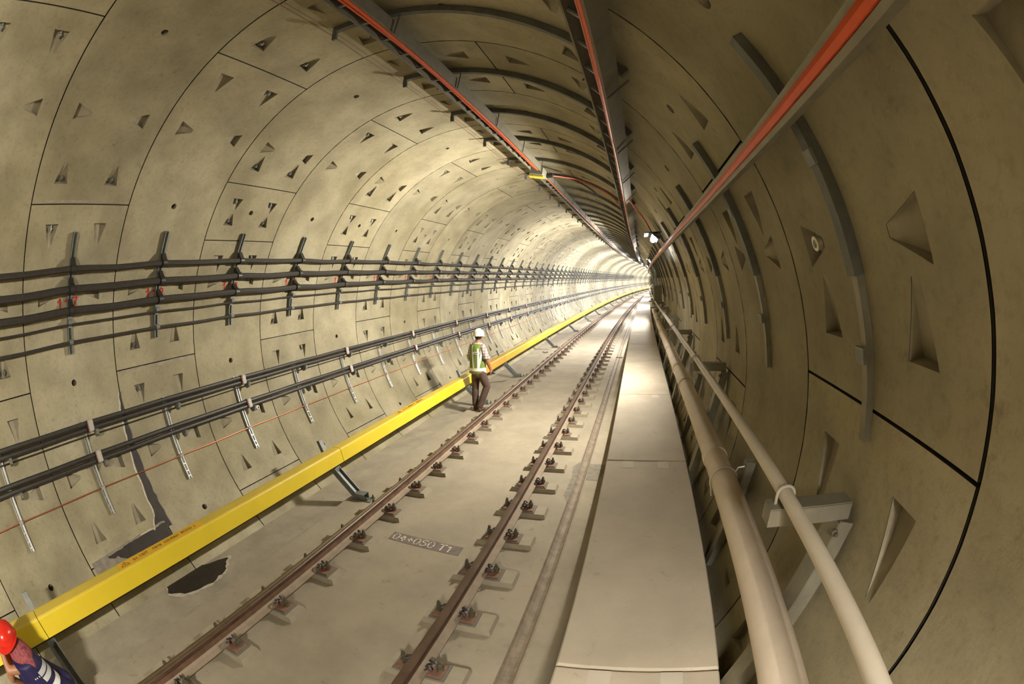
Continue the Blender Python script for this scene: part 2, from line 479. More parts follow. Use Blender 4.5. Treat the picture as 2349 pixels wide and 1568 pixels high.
long_obj(fl, 'floor', ['floor', 'kerb', 'pad', 'gut', 'wet', 'crust', 'damp'], 'concrete track slab with side strips and a small gutter', None, None, 'structure')

# walkway: support wall (structure) and precast slabs (things)
ws = MB(); sweep_open([(1.92, ZF - .1), (1.92, ZW - .12), (2.40, ZW - .12), (2.40, ZF - .1)], SS, ws)
long_obj(ws, 'wall_walkway', ['floor'], 'low concrete wall carrying the walkway slabs', None, None, 'structure')
edges_s = [-3.6, -1.13, 1.335, 3.80, 6.20]
while edges_s[-1] < 118: edges_s.append(edges_s[-1] + 2.45)
def ordinal(i):
    w = ['nearest', 'second nearest', 'third nearest', 'fourth nearest', 'fifth nearest', 'sixth nearest', 'seventh nearest', 'eighth nearest', 'ninth nearest', 'tenth nearest', 'eleventh nearest', 'twelfth nearest']
    return w[i] if i < len(w) else None
XL, XRR = 1.808, 2.552
for i in range(len(edges_s) - 1):
    a, b = edges_s[i] + .004, edges_s[i + 1] - .004
    mb = MB(); rs = []
    for s in (a, a + .012, (a + b) / 2, b - .012, b):
        e = .008 if s in (a, b) else 0
        rs.append([P(s, XL, ZW - .12), P(s, XRR, ZW - .12), P(s, XRR, ZW - .008 - e), P(s, XRR - .008, ZW - e), P(s, XL + .008, ZW - e), P(s, XL, ZW - .008 - e)])
    mb.rings(rs, 0, False)
    if i < 1: lab = 'concrete walkway slab right below the viewpoint'
    elif i <= 8: lab = ['', 'slab at the very bottom edge of the picture with two pale mortar patches at its far end', 'second concrete walkway slab, plain and long, beyond the joint with square pale patches', 'third concrete walkway slab, dull and shaded, between two smudged patches and the sharp joint line', 'fourth concrete walkway slab, brightly lit beyond the sharp joint line', 'fifth concrete walkway slab, brightest under the nearest lamp', 'sixth concrete walkway slab in the first dark band', 'seventh concrete walkway slab in the first dark band', 'eighth concrete walkway slab before the second bright band'][i]
    else: lab = 'concrete walkway slab in the far banded stretch of the walkway'
    t_ = long_obj(mb, 'walkway_slab', ['walk'], lab, 'walkway slab', 'precast walkway slabs')
    if i in (1, 2, 3):
        for x, w in ((2.01, .10), (2.33, .10)):
            q = MB(); e = b if i != 1 else b
            q.add([P(s, xx, ZW + .0015) for s, xx in ((e - .16, x - w / 2), (e - .16, x + w / 2), (e - .01, x + w / 2), (e - .01, x - w / 2))], [(0, 1, 2, 3)])
            pb = q.build('mortar_patch', ['patch'], t_, off=t_.location)
# ------------------------------------------------------------------ rails
def rail_profile():
    hw, fw = .036, .070
    zt, zb = 0.0, -.159
    L = [(-fw, zb), (-fw, zb + .010), (-.030, zb + .022), (-.009, zb + .040), (-.008, zb + .100), (-.016, zb + .114), (-hw, zb + .120), (-hw, zt - .010), (-.028, zt - .002), (-.012, zt)]
    Rr = [(-x, z) for x, z in reversed(L)]
    return L + Rr
def rail(x0, label, name='steel_rail'):
    pr = rail_profile(); n = len(pr); mb = MB()
    ss = srange(-4, 118, 1.2, 2.4); o = 0
    for s in ss: mb.v += [P(s, x0 + x, ZR + z) for x, z in pr]
    # material by profile edge
    def mi_(j):
        j2 = (j + 1) % n; za = (pr[j][1] + pr[j2][1]) / 2
        if j == n - 1: return 3
        if x0 < 0 and za > -.004 and abs(pr[j][0]) < .013 and abs(pr[j2][0]) < .013: return 0
        if za > -.008: return 4
        if za > -.045: return 1
        if za > -.128: return 2
        return 3
    for i in range(len(ss) - 1):
        for j in range(n):
            j2 = (j + 1) % n
            mb.f.append([i * n + j, i * n + j2, (i + 1) * n + j2, (i + 1) * n + j]); mb.m.append(mi_(j)); mb.sm.append(False)
    return long_obj(mb, name, ['band', 'rust', 'web', 'foot', 'headtop'], label, 'rail')
rail(XR - G2, 'left running rail with a bright polished line and red-brown rusty web')
rail(XR + G2, 'right running rail, rusty brown, nearer the walkway')

def make_fastening(label, group, x0, s, right):
    """base plate, pads, two coiled clips, two anchor bolts, on a raised concrete pad"""
    t = thing('rail_fastening', s, x0, ZF, label, 'rail fastening', group)
    h = ZR - ZF - .159            # underside of rail
    p = MB(); x1, x2 = (-.27, .33) if right else (-.33, .27)
    z1 = h - .026
    vs = [(x1, -.115, 0), (x2, -.115, 0), (x2, .115, 0), (x1, .115, 0), (x1 + .03, -.10, z1), (x2 - .012, -.10, z1), (x2 - .012, .10, z1), (x1 + .03, .10, z1)]
    p.add(vs, [(0, 1, 5, 4), (1, 2, 6, 5), (2, 3, 7, 6), (3, 0, 4, 7), (4, 5, 6, 7)])
    p.build('concrete_pad', 'pad', t)
    q = MB(); q.box((0, 0, h - .020), (.40, .175, .012)); q.build('rubber_pad', 'rubber', t)
    b = MB(); b.box((0, 0, h - .0075), (.36, .145, .013), mi=0, b=.003)
    for sx in (-1, 1):
        b.box((sx * .088, 0, h + .010), (.018, .10, .024), mi=1, b=.004)
    b.build('base_plate', ['plate', 'plate_edge'], t)
    for sx in (-1, 1):
        c = MB()
        # spring clip: e-shaped round bar, loops over the rail foot
        pts = []
        for i in range(19):
            a = i / 18 * 2 * math.pi * 1.75
            pts.append((sx * (.080 + .026 * math.cos(a)), -.055 + .11 * i / 18, h + .040 + .027 * math.sin(a)))
        c.tube(pts, .0085, 6)
        c.tube([(sx * .052, -.052, h + .022), (sx * .075, -.045, h + .040), (sx * .10, -.03, h + .03)], .0075, 6)
        cpo = c.build('spring_clip', 'clip', t)
        u = MB(); u.lathe([(.004, -.03), (.019, -.027), (.021, 0), (.019, .027), (.004, .03)], Matrix.Translation((sx * .098, .012, h + .036)) @ Matrix.Rotation(R(90), 4, 'X'), 8); u.build('clip_insulator', 'insul', cpo)
        d = MB(); X = Matrix.Translation((sx * .142, .018, h))
        d.lathe([(.032, -.004), (.033, .005), (.026, .009), (.025, .042), (.022, .058), (.017, .061), (.0175, .080), (.011, .082), (.010, .094), (.004, .096)], X, 10)
        d.build('anchor_bolt', 'bolt', t)
    return t
reg(None)
FG = {0: 'rail fastenings along the left rail', 1: 'rail fastenings along the right rail'}
protos = {}
for side, (x0, s1, ds) in enumerate(((XR - G2, 1.22, .662), (XR + G2, 1.80, .645))):
    nm = ['left', 'right'][side]
    pro = make_fastening('x', FG[side], x0, s1, side == 1); reg(None)
    far = None
    for k in range(-2, 92):
        s = s1 + k * ds
        o_ = ordinal(k + 1) if side == 0 else ordinal(k)
        if side == 0:
            lab = 'rusty rail fastening with coiled clips, %s along the left rail' % o_ if k >= -1 and o_ else 'small rusty rail fastening in the long row under the left rail'
        else:
            lab = 'rusty rail fastening on a wedge shaped pad, %s along the right rail' % o_ if k >= 0 and o_ else 'small rusty rail fastening in the long row under the right rail'
        if k < -1 and side == 0 or k < 0 and side == 1:
            continue
        if k == 0: pro.matrix_world = frame(s, x0, ZF); pro['label'] = lab; continue
        if k < 52: copy_tree(pro, frame(s, x0, ZF), lab)
        else:
            if far is None:
                h = ZR - ZF - .159; mb = MB(); mb.box((.02, 0, (h - .02) / 2), (.56, .21, h - .02)); mb.box((0, 0, h - .008), (.36, .145, .014), mi=1)
                for sx in (-1, 1): mb.box((sx * .09, 0, h + .03), (.045, .09, .045), mi=2); mb.box((sx * .142, .018, h + .04), (.035, .035, .075), mi=2)
                far = mb.build('rail_fastening', ['pad', 'plate', 'clip']); tag(far, lab, 'rail fastening', FG[side]); far.matrix_world = frame(s, x0, ZF)
            else:
                c = far.copy(); C.objects.link(c); c.matrix_world = frame(s, x0, ZF)

# chainage stencil 04+050T1 on the slab between the rails
st = MB(); st.add([P(s, x, ZF + .002) for s, x in ((3.40, -.40), (3.35, .445), (3.51, .445), (3.56, -.40))], [(0, 1, 2, 3)])
so = long_obj(st, 'chainage_marking', ['sign'], 'grey painted strip reading 04+050T1 between the two rails', 'painted sign')
GL = {
 '0': [[(.2, 0), (.05, .25), (.05, .75), (.2, 1), (.45, 1), (.6, .75), (.6, .25), (.45, 0), (.2, 0)]],
 '1': [[(.12, .74), (.36, 1), (.36, 0)]],
 '2': [[(.06, .8), (.2, 1), (.46, 1), (.6, .8), (.55, .55), (.05, 0), (.62, 0)]],
 '3': [[(.06, .85), (.2, 1), (.48, 1), (.6, .78), (.48, .54), (.28, .53), (.48, .52), (.62, .28), (.48, 0), (.2, 0), (.05, .16)]],
 '4': [[(.46, 0), (.46, 1), (.02, .32), (.66, .32)]],
 '5': [[(.58, 1), (.14, 1), (.10, .56), (.42, .62), (.6, .42), (.56, .12), (.36, 0), (.14, .02), (.04, .16)]],
 '6': [[(.56, .9), (.36, 1), (.14, .82), (.05, .4), (.12, .1), (.34, 0), (.56, .12), (.6, .36), (.46, .56), (.22, .54), (.06, .38)]],
 '7': [[(.04, 1), (.6, 1), (.28, 0)]],
 '8': [[(.33, .53), (.12, .62), (.1, .86), (.33, 1), (.56, .86), (.54, .62), (.33, .53), (.08, .36), (.08, .12), (.33, 0), (.58, .12), (.58, .36), (.33, .53)]],
 '9': [[(.1, .1), (.3, 0), (.52, .18), (.6, .6), (.54, .9), (.32, 1), (.1, .9), (.06, .64), (.2, .46), (.44, .46), (.6, .62)]],
 '+': [[(.1, .5), (.6, .5)], [(.35, .76), (.35, .24)]],
 'T': [[(.02, 1), (.68, 1)], [(.35, 1), (.35, 0)]],
}
def stroke_text(body, h, th, name, m_, parent, X, adv=.82, lift=.0012):
    mb = MB(); w = sum((adv if ch != ' ' else adv * .45) for ch in body) * h; x0 = -w / 2
    for ch in body:
        if ch == ' ': x0 += adv * .45 * h; continue
        for st_ in GL[ch]:
            q = [Vector((x0 + px * h, py * h - h / 2, 0)) for px, py in st_]
            for a_, b_ in zip(q[:-1], q[1:]):
                d_ = (b_ - a_).normalized(); n_ = Vector((-d_.y, d_.x, 0)) * th / 2; e_ = d_ * th * .32
                vs = [a_ - e_ - n_, b_ + e_ - n_, b_ + e_ + n_, a_ - e_ + n_]
                mb.add([X @ (v + Vector((0, 0, zz))) for zz in (0, lift) for v in vs], [(4, 5, 6, 7), (0, 1, 5, 4), (1, 2, 6, 5), (2, 3, 7, 6), (3, 0, 4, 7)])
        x0 += adv * h
    return mb.build(name, m_, parent)
def text_mesh(body, size, name, m_, parent, X, ext=.0006, space=1.0):
    cu = bpy.data.curves.new(name, 'FONT'); cu.body = body; cu.size = size; cu.extrude = ext; cu.align_x = 'CENTER'; cu.align_y = 'CENTER'; cu.space_character = space; cu.resolution_u = 3
    tmp = bpy.data.objects.new(name, cu); C.objects.link(tmp)
    dg = bpy.context.evaluated_depsgraph_get(); me = bpy.data.meshes.new_from_object(tmp.evaluated_get(dg)); bpy.data.objects.remove(tmp)
    me.materials.clear(); me.materials.append(M[m_])
    me.transform(X)
    ob = bpy.data.objects.new(name, me); C.objects.link(ob)
    if parent: ob.parent = parent
    return ob
X = frame(3.455, .0, ZF + .0035) @ Matrix.Rotation(R(-3.4), 4, 'Z') 
stroke_text('04+050 T1', .108, .0145, 'chainage_digits', 'letter', so, Matrix.Translation(-so.location) @ X, .80)

# (digits are drawn as strokes)
# small loose clips / hoops lying on the floor
def hoop(s, x, label, rot=0):
    mb = MB(); pts = [(-.09, 0, .03), (-.05, 0, .035), (-.03, 0, .015), (0, 0, .008), (.03, 0, .015), (.05, 0, .035), (.09, 0, .03)]
    mb.tube(pts, .012, 6); mb.lathe([(.001, 0), (.022, .002), (.022, .02), (.001, .022)], Matrix.Translation((-.085, 0, .01)), 8); mb.lathe([(.001, 0), (.022, .002), (.022, .02), (.001, .022)], Matrix.Translation((.085, 0, .01)), 8)
    o = mb.build('floor_hoop', 'saddle'); tag(o, label, 'metal hoop'); o.matrix_world = frame(s, x, ZF + .004) @ Matrix.Rotation(R(rot), 4, 'Z')
hoop(14.57, 1.40, 'small black W shaped metal hoop on the floor left of the walkway')
hoop(15.49, -1.33, 'small dark metal piece on the floor beside the yellow cover brackets')

# ------------------------------------------------------------------ conductor rail and yellow cover
cr = MB(); ss = srange(-2.5, 112, 1.2, 2.4)
rs = [[P(s, x, z) for x, z in ((-1.585, -1.50), (-1.505, -1.50), (-1.505, -1.47), (-1.535, -1.455), (-1.535, -1.40), (-1.51, -1.385), (-1.51, -1.36), (-1.58, -1.36), (-1.58, -1.385), (-1.555, -1.40), (-1.555, -1.455), (-1.585, -1.47))] for s in ss]
cr.rings(rs, 0, False); long_obj(cr, 'conductor_rail', ['cond'], 'dark conductor rail hidden under the yellow cover', 'rail')
CP = [(-1.420, -1.436), (-1.450, -1.283), (-1.456, -1.270), (-1.468, -1.263), (-1.560, -1.260), (-1.585, -1.261), (-1.600, -1.268), (-1.610, -1.285), (-1.622, -1.420)]
def cover(a, b, label, mats=('yellow', 'ytop')):
    mb = MB(); ssx = [a] + [s for s in srange(math.ceil(a), b, 1.2, 1.2) if a + .1 < s < b - .1] + [b]
    inn = [(x - (.006 if x > -1.56 else -.006), z - .006) for x, z in CP]
    loop = CP + inn[::-1]; n = len(loop)
    mb.rings([[P(s, x, z) for x, z in loop] for s in ssx], 0, False)
    for fi in range(len(mb.f) - 2):
        j = fi % n
        if 2 <= j <= 6: mb.m[fi] = 1
    return long_obj(mb, 'third_rail_cover', list(mats), label, 'rail cover', 'yellow conductor rail covers')
ce = [(-1.4, -.292), (-.285, 4.122), (4.130, 8.90), (8.91, 11.18), (11.19, 16.70)]
cl_ = ['short yellow rail cover end beside the red helmet', 'yellow rail cover with the warning label, nearest long section', 'yellow rail cover ending at the walking worker', 'orange tinted rail cover just right of the walking worker', 'yellow rail cover next beyond the orange tinted one']
for i, (a, b) in enumerate(ce): cvr = cover(a, b, cl_[i], ('orangec', 'orangec') if i == 3 else ('yellow', 'ytop')); 
s = 16.71
while s < 108:
    cover(s, s + 5.2, 'far yellow rail cover in the line curving away along the left wall'); s += 5.21
def cover_label(a, b, label):
    mb = MB(); off = Vector((0, 0, .0015))
    mb.add([P(s, x, z) for s in (a, b) for x, z in ((-1.470, -1.2610), (-1.575, -1.2580))], [(0, 1, 3, 2)])
    o = long_obj(mb, 'warning_label', ['orange'], label, 'warning label')
    g = MB()
    def on(s, t, lift=.0025): return P(s, -1.470 - .105 * t, -1.2610 + .003 * t + lift - .0015)
    sa = a + .03
    for (p, q) in (((sa, .25), (sa + .10, .25)), ((sa + .10, .25), (sa + .05, .80)), ((sa + .05, .80), (sa, .25))):
        g.tube([on(*p), on(*q)], .003, 4)
    g.tube([on(sa + .05, .35), on(sa + .05, .6)], .004, 4)
    s_ = sa + .16; r3 = random.Random(int(a * 10))
    while s_ < b - .05:
        if r3.random() < .14: s_ += .03; continue
        h0 = r3.choice((.35, .38)); h1 = .70
        g.tube([on(s_, h0), on(s_, h1)], .0028, 4)
        if r3.random() < .6: hh = r3.choice((h0, .52, h1)); g.tube([on(s_, hh), on(s_ + .014, hh)], .0026, 4)
        s_ += r3.choice((.016, .020, .024))
    g.build('label_lettering', 'ink', o, off=o.location)
cover_label(.78, 1.86, 'long orange warning label on the nearest yellow cover')
cover_label(5.7, 6.62, 'orange warning label on the yellow cover left of the walking worker')

def make_crb(s):
    t = thing('cover_bracket', s, -1.11, ZF, 'x', 'bracket', 'brackets under the yellow cover'); o = (-1.11, 0, ZF)
    a = MB(); A_, B_ = Vector((-1.60, 0, -1.56)), Vector((-1.30, 0, -1.865))
    for y in (-.05, .05): a.beam(A_ + Vector((0, y, 0)), B_ + Vector((0, y, 0)), .008, .085, (0, 1, 0) if False else (1, 0, 1))
    a.beam(A_, B_, .10, .010, (1, 0, 1)); a.build('arm', 'galv', t, off=o)
    b = MB(); b.box((-1.20, 0, -1.925), (.30, .14, .010)); b.box((-1.235, -.052, -1.885), (.19, .008, .075)); b.box((-1.235, .052, -1.885), (.19, .008, .075)); b.box((-1.235, 0, -1.852), (.17, .10, .008))
    b.build('base_plate', 'galv', t, off=o)
    for x in (-1.12, -1.075):
        c = MB(); c.lathe([(.018, 0), (.018, .02), (.010, .022), (.009, .05), (.002, .052)], Matrix.Translation((x, (x + 1.1) * 2, -1.92)), 8); c.build('anchor_bolt', 'bolt', t, off=o)
    d = MB(); d.beam((-1.60, 0, -1.60), (-1.60, 0, -1.50), .10, .10); d.beam((-1.54, 0, -1.52), (-1.62, 0, -1.52), .09, .03); d.beam((-1.66, 0, -1.54), (-1.80, 0, -1.20), .07, .05); d.beam((-1.60, 0, -1.54), (-1.70, 0, -1.54), .07, .05);
    d.build('head_frame', 'galvd', t, off=o)
    return t
cb = make_crb(4.12); reg(None)
bs = [-.30, 4.12, 8.78, 11.53, 16.77, 22.0]
while bs[-1] < 104: bs.append(bs[-1] + 5.2)
bl = ['grey bracket under the yellow cover beside the crouching worker', 'grey slotted bracket under the yellow cover, nearest full one', 'grey bracket behind the legs of the walking worker', 'grey bracket under the orange tinted cover, right of the walking worker']
for i, s in enumerate(bs):
    lab = bl[i] if i < 4 else ('grey bracket under the yellow cover, %s beyond the orange tinted section' % ['first', 'second', 'third', 'fourth', 'fifth'][i - 4] if i < 9 else 'tiny grey bracket under the far yellow cover')
    if i == 1: cb['label'] = lab
    else: copy_tree(cb, frame(s, -1.11, ZF), lab)

# ------------------------------------------------------------------ upper cable brackets, cables
UA = [154.45, 158.6, 162.95, 166.1, 169.75]      # angular places of the five upper cables
UR = [2.725, 2.715, 2.715, 2.765, 2.765]; UC = [.030, .037, .037, .011, .017]
def make_upper(s):
    bx, bz = rp(172.3, RAD); t = thing('cable_bracket', s, bx, bz, 'x', 'cable bracket', 'brackets of the upper cables'); o = (bx, 0, bz)
    c = MB(); arc_strut(147.9, 172.3, 2.805, 2.849, .012, mb=c, y0=-.021); arc_strut(147.9, 172.3, 2.805, 2.849, .012, mb=c, y0=.021); arc_strut(147.9, 172.3, 2.835, 2.8495, .045, mb=c)
    c.build('channel', 'galv', t, off=o)
    for a, r, d in zip(UA[:3], UR[:3], UC[:3]):
        x, z = rp(a, r); q = MB(); e = d + .014
        q.tube([(x, -.03, z), (x, .03, z)], e, 14)
        x2, z2 = rp(a - 1.5, 2.80); q.beam((x2, 0, z2), rp3(a - .35, r), .05, .05, (0, 1, 0), w2=.045, h2=.06)
        x3, z3 = rp(a + 1.2, 2.80); q.beam((x3, 0, z3), rp3(a + .3, r), .05, .03, (0, 1, 0))
        q.build('cable_saddle', 'saddle', t, off=o)
    for a, r, w in ((165.6, 2.79, .16), (169.7, 2.785, .05)):
        q = MB(); arc_strut(a - w * 10, a + w * 8, r, 2.81, .05, mb=q); x, z = rp(a, r - .02); q.tube([(x, -.025, z), (x, .025, z)], .024, 8); q.build('cable_clamp', 'galvd', t, off=o)
    return t
def rp3(a, r, y=0.0):
    x, z = rp(a, r); return (x, y, z)
ub = make_upper(mid(0)); reg(None)
NUP = 70
for k in range(-1, NUP):
    n = 117 + k
    lab = 'grey channel bracket holding the upper black cables at painted number %d' % n if 117 <= n <= 128 else ('grey cable bracket far along the left wall under the upper cables' if n > 128 else 'grey cable bracket at the left picture edge')
    if k == 0: ub['label'] = lab; continue
    bx, bz = rp(172.3, RAD); copy_tree(ub, frame(mid(k), bx, bz), lab)

def cable(a, r, rad, m_, label, seed, cat='cable', s_end=116, sag=.006, n=8, name='power_cable', group=None, s_start=-2.6):
    rr = random.Random(seed); pts = []; s = s_start; x, z = rp(a, r)
    ph = rr.random() * 6
    while s < s_end:
        f = (s - mid(0)) / RW; w = math.sin(math.pi * (f % 1)) ** 2
        near = 1 if s < 45 else 0
        j = sag * w * near * (1 + .5 * math.sin(s * 1.7 + ph)); jr = .004 * math.sin(s * 2.3 + ph) * near
        pts.append(P(s, x + jr, z - j)); s += .2 if s < 14 else (.6 if s < 45 else 2.4)
    mb = MB(); mb.tube(pts, rad, n); return long_obj(mb, name, [m_], label, cat, group)
for i, (a, r, d) in enumerate(zip(UA, UR, UC)):
    cable(a, r, d, 'black', ['thick black cable, topmost on the left wall', 'thick black cable, second from the top on the left wall', 'thick black cable, third from the top, over the red numbers', 'thin black cable, fourth from the top on the left wall', 'black cable, lowest of the five upper ones on the left wall'][i], i, sag=.012 if i < 3 else .008)

# ------------------------------------------------------------------ lower cables on silver brackets
def make_lower(s, clamp):
    bx, bz = rp(206.1, RAD); t = thing('silver_bracket', s, bx, bz, 'x', 'cable bracket', 'bright brackets of the lower cables'); o = (bx, 0, bz)
    c = MB(); arc_strut(186.2, 206.1, 2.812, 2.849, .006, mb=c, y0=-.019); arc_strut(186.2, 206.1, 2.812, 2.849, .006, mb=c, y0=.019); arc_strut(186.2, 206.1, 2.838, 2.8495, .042, mb=c)
    for a in (200.6, 202.4, 204.2, 205.4): c.box((0, 0, 0), (.010, .040, .03), Matrix.Translation(rp3(a, 2.826)) @ Matrix.Rotation(-R(a - 90), 4, 'Y'))
    c.build('channel', 'silver', t, off=o)
    for ac in (187.3, 194.0):
        x, z = rp(ac, 2.745)
        h = MB()     # hook plate under the cables, beside the bracket
        pl = [(x + .085, .115, z - .035), (x - .05, .115, z - .050), (x - .02, .115, z - .105), (x + .02, .115, z - .125), (x + .075, .115, z - .09)]
        h.prism(pl, (0, .035, 0)); h.beam(rp3(ac + .9, 2.83, 0), rp3(ac + .9, 2.77, .12), .03, .04); h.build('support_hook', 'galvd', t, off=o)
        if clamp:
            q = MB(); X = Matrix.Translation((x, .075, z)) @ Matrix.Rotation(-R(ac - 180), 4, 'Y')
            q.box((.012, 0, 0), (.074, .075, .126), X, 0, b=.012); qo = q.build('cable_clamp', 'white', t, off=o)
            q = MB(); q.box((.009, -.039, 0), (.062, .004, .118), X); q.build('red_liner', 'redpad', qo, off=o)
    w = MB(); X = Matrix.Translation(rp3(200.35, 2.80)); w.box((0, 0, 0), (.03, .05, .03), X); w.build('wire_clip', 'silver', t, off=o)
    return t
lbA = make_lower(mid(0), True); lbB = make_lower(mid(1), False); reg(None)
bx, bz = rp(206.1, RAD)
for k in range(-1, 66):
    n = 117 + k; cl = 'with white clamps' if k % 2 == 0 else 'without clamps'
    if n == 116: lab = 'bright silver bracket at the left picture edge under the lower cables'
    elif n <= 127: lab = 'bright silver bracket %s below painted number %d' % (cl, n)
    else: lab = 'small bright silver bracket far along the left wall'
    src = lbA if k % 2 == 0 else lbB
    if k == 0: lbA['label'] = lab
    elif k == 1: lbB['label'] = lab
    else: copy_tree(src, frame(mid(k), bx, bz), lab)
for i, (ac, nm) in enumerate(((187.3, 'upper'), (194.0, 'lower'))):
    for j, (da, dr) in enumerate(((-.62, 0), (.66, .004))):
        cable(ac + da, 2.745 + dr, .0265, 'black', 'black cable, %s one of the %s pair on the silver brackets' % (('upper', 'lower')[j], nm), 20 + i * 2 + j, sag=.003, group='paired black cables on the silver brackets')
cable(189.25, 2.772, .0055, 'black', 'thin black wire hanging just under the upper pair of cables', 40, 'wire', sag=.004, n=6, name='thin_wire')
cable(200.35, 2.795, .0065, 'copper', 'bare copper wire running low along the left wall', 41, 'wire', sag=.004, n=6, name='copper_wire')

cable(92.25, 2.843, .0028, 'rwire', 'hair thin reddish wire stretched high along the left wall', 50, 'wire', sag=.002, n=5, name='thin_wire', s_end=60)
cable(91.35, 2.843, .0022, 'rwire', 'second hair thin wire just above the first on the left wall', 51, 'wire', sag=.002, n=5, name='thin_wire', s_end=60)
# painted red ring numbers on the left wall
def paint_number(k, txt, label):
    a = 162.3; s = mid(k) - .015
    x, z = rp(a, RAD - .0025)
    # face the tunnel axis; text x axis along the tunnel, up follows the wall upward
    inward = Vector((-math.cos(R(a)), 0, -math.sin(R(a)))); up = Vector((math.sin(R(a)), 0, -math.cos(R(a))))
    xa = Vector((0, 1, 0)); Mx = Matrix((( xa.x, up.x, inward.x, 0), (xa.y, up.y, inward.y, 0), (xa.z, up.z, inward.z, 0), (0, 0, 0, 1)))
    ob = stroke_text(txt, .118, .019, 'ring_number', 'redpaint', None, Matrix.Identity(4), .80)
    for v in ob.data.vertices: v.co.x *= 1.0
    ob.matrix_world = frame(s, x, z) @ Mx
    tag(ob, label, 'painted number')
NO = ['first', 'second', 'third', 'fourth', 'fifth', 'sixth', 'seventh', 'eighth', 'ninth', 'tenth', 'eleventh']
for k in range(0, 11): paint_number(k, str(117 + k), 'red painted number %d behind the cables, %s from the left of the painted numbers' % (117 + k, NO[k]))
# faded stencil marks on segments
def stencil(k, a, s_off, txt, size=.07):
    x, z = rp(a, RAD - .0015)
    inward = Vector((-math.cos(R(a)), 0, -math.sin(R(a)))); up = Vector((math.sin(R(a)), 0, -math.cos(R(a))))
    Mx = Matrix(((0, up.x, inward.x, 0), (1, up.y, inward.y, 0), (0, up.z, inward.z, 0), (0, 0, 0, 1)))
    ob = text_mesh(txt, size, 'segment_stencil', 'stencil', None, Matrix.Identity(4), .0004, 1.15); ob.matrix_world = frame(mid(k) + s_off, x, z) @ Mx
    return ob

# ------------------------------------------------------------------ bolts seen in pockets of the near rings
bolt_me = MB().lathe([(.012, 0), (.012, .03), (.020, .032), (.020, .048), (.010, .05), (.009, .066), (.002, .068)], None, 8)
bo = bolt_me.build('lining_bolt', 'galv'); tag(bo, 'x', 'bolt'); first = True
for k in range(-1, 7):
    for j in JOINTS[ring_type(k)]:
        if j < 90 or j > 205: continue
        for f in (.245, .745):
            for sg in (1, -1):
                a = j + sg * 4.25; r = RAD + .040
                if rnd.random() < .25: continue
                ob = bo if first else bo.copy()
                if not first: C.objects.link(ob)
                first = False
                x, z = rp(a, r)
                tdir = Vector((-math.sin(R(a)), 0, math.cos(R(a)))) * sg
                inw = Vector((-math.cos(R(a)), 0, -math.sin(R(a))))
                zd = (tdir + inw * .5).normalized(); xd = Vector((0, 1, 0)); yd = zd.cross(xd)
                Mx = Matrix(((xd.x, yd.x, zd.x, 0), (xd.y, yd.y, zd.y, 0), (xd.z, yd.z, zd.z, 0), (0, 0, 0, 1)))
                ob.matrix_world = frame(S0 + (k + f) * RW, x, z) @ Mx
                ob['label'] = 'small bright bolt end inside a triangular wall pocket'; ob['group'] = 'lining bolts in the left wall pockets'

def wall_cap(s, a, label, r0=.026):
    x, z = rp(a, RAD + .01); inw = Vector((-math.cos(R(a)), 0, -math.sin(R(a)))); xd = Vector((0, 1, 0)); yd = inw.cross(xd)
    Mx = Matrix(((xd.x, yd.x, inw.x, 0), (xd.y, yd.y, inw.y, 0), (xd.z, yd.z, inw.z, 0), (0, 0, 0, 1)))
    mb = MB(); mb.lathe([(r0, 0), (r0 * 1.05, .022), (r0 * .62, .024), (r0 * .58, .004), (.001, .003)], None, 16)
    o = mb.build('bolt_sleeve', 'ubolt'); o.matrix_world = frame(s, x, z) @ Mx; tag(o, label, 'bolt sleeve')
wall_cap(3.911, 196.0, 'pale round bolt sleeve just under the lower cable pair, right of the wet streak')
wall_cap(5.092, 195.6, 'pale round bolt sleeve under the lower cable pair, one ring further away')
wall_cap(11.168, 196.8, 'pale round bolt sleeve under the lower cables behind the walking worker')
wall_cap(1.504, 16.6, 'white ringed hole on the dim right wall')
# ------------------------------------------------------------------ ceiling struts, cable trays
def make_arch(s):
    t = thing('arch_strut', s, *rp(90.5, 2.80), 'x', 'ceiling strut', 'curved ceiling struts'); o = rp(90.5, 2.80); o = (o[0], 0, o[1])
    c = MB(); arc_strut(90.5, 42.3, 2.795, 2.845, .045, mb=c)
    x, z = rp(90.5, 2.70); c.beam(rp3(90.3, 2.80), rp3(90.3, 2.72), .045, .02, (0, 1, 0))
    c.build('channel', 'arch', t, off=o)
    for a in (82.4, 77.8, 45.6, 41.4):
        h = MB(); h.tube([rp3(a, 2.80), rp3(a, 2.615)], .006, 6); h.build('hanger_rod', 'arch', t, off=o)
    return t
ar = make_arch(mid(0)); reg(None)
def make_rstrut(s):
    t = thing('right_strut', s, *rp(4.0, RAD), 'x', 'wall strut', 'curved struts on the right wall'); o = rp(4.0, RAD); o = (o[0], 0, o[1])
    c = MB(); arc_strut(30.6, 14.4, 2.808, 2.849, .05, mb=c); c.build('channel', 'arch', t, off=o)
    d = MB(); arc_strut(14.4, 4.0, 2.82, 2.849, .034, mb=d); d.build('lower_channel', 'tray', t, off=o)
    for a in (21.8, 9.6):
        e = MB(); e.box((0, 0, 0), (.012, .056, .05), Matrix.Translation(rp3(a, 2.806)) @ Matrix.Rotation(-R(a), 4, 'Y')); e.build('strut_clip', 'galvd', t, off=o)
    return t
rt = make_rstrut(mid(0)); reg(None)
wo = ['first', 'second', 'third', 'fourth', 'fifth', 'sixth', 'seventh', 'eighth']
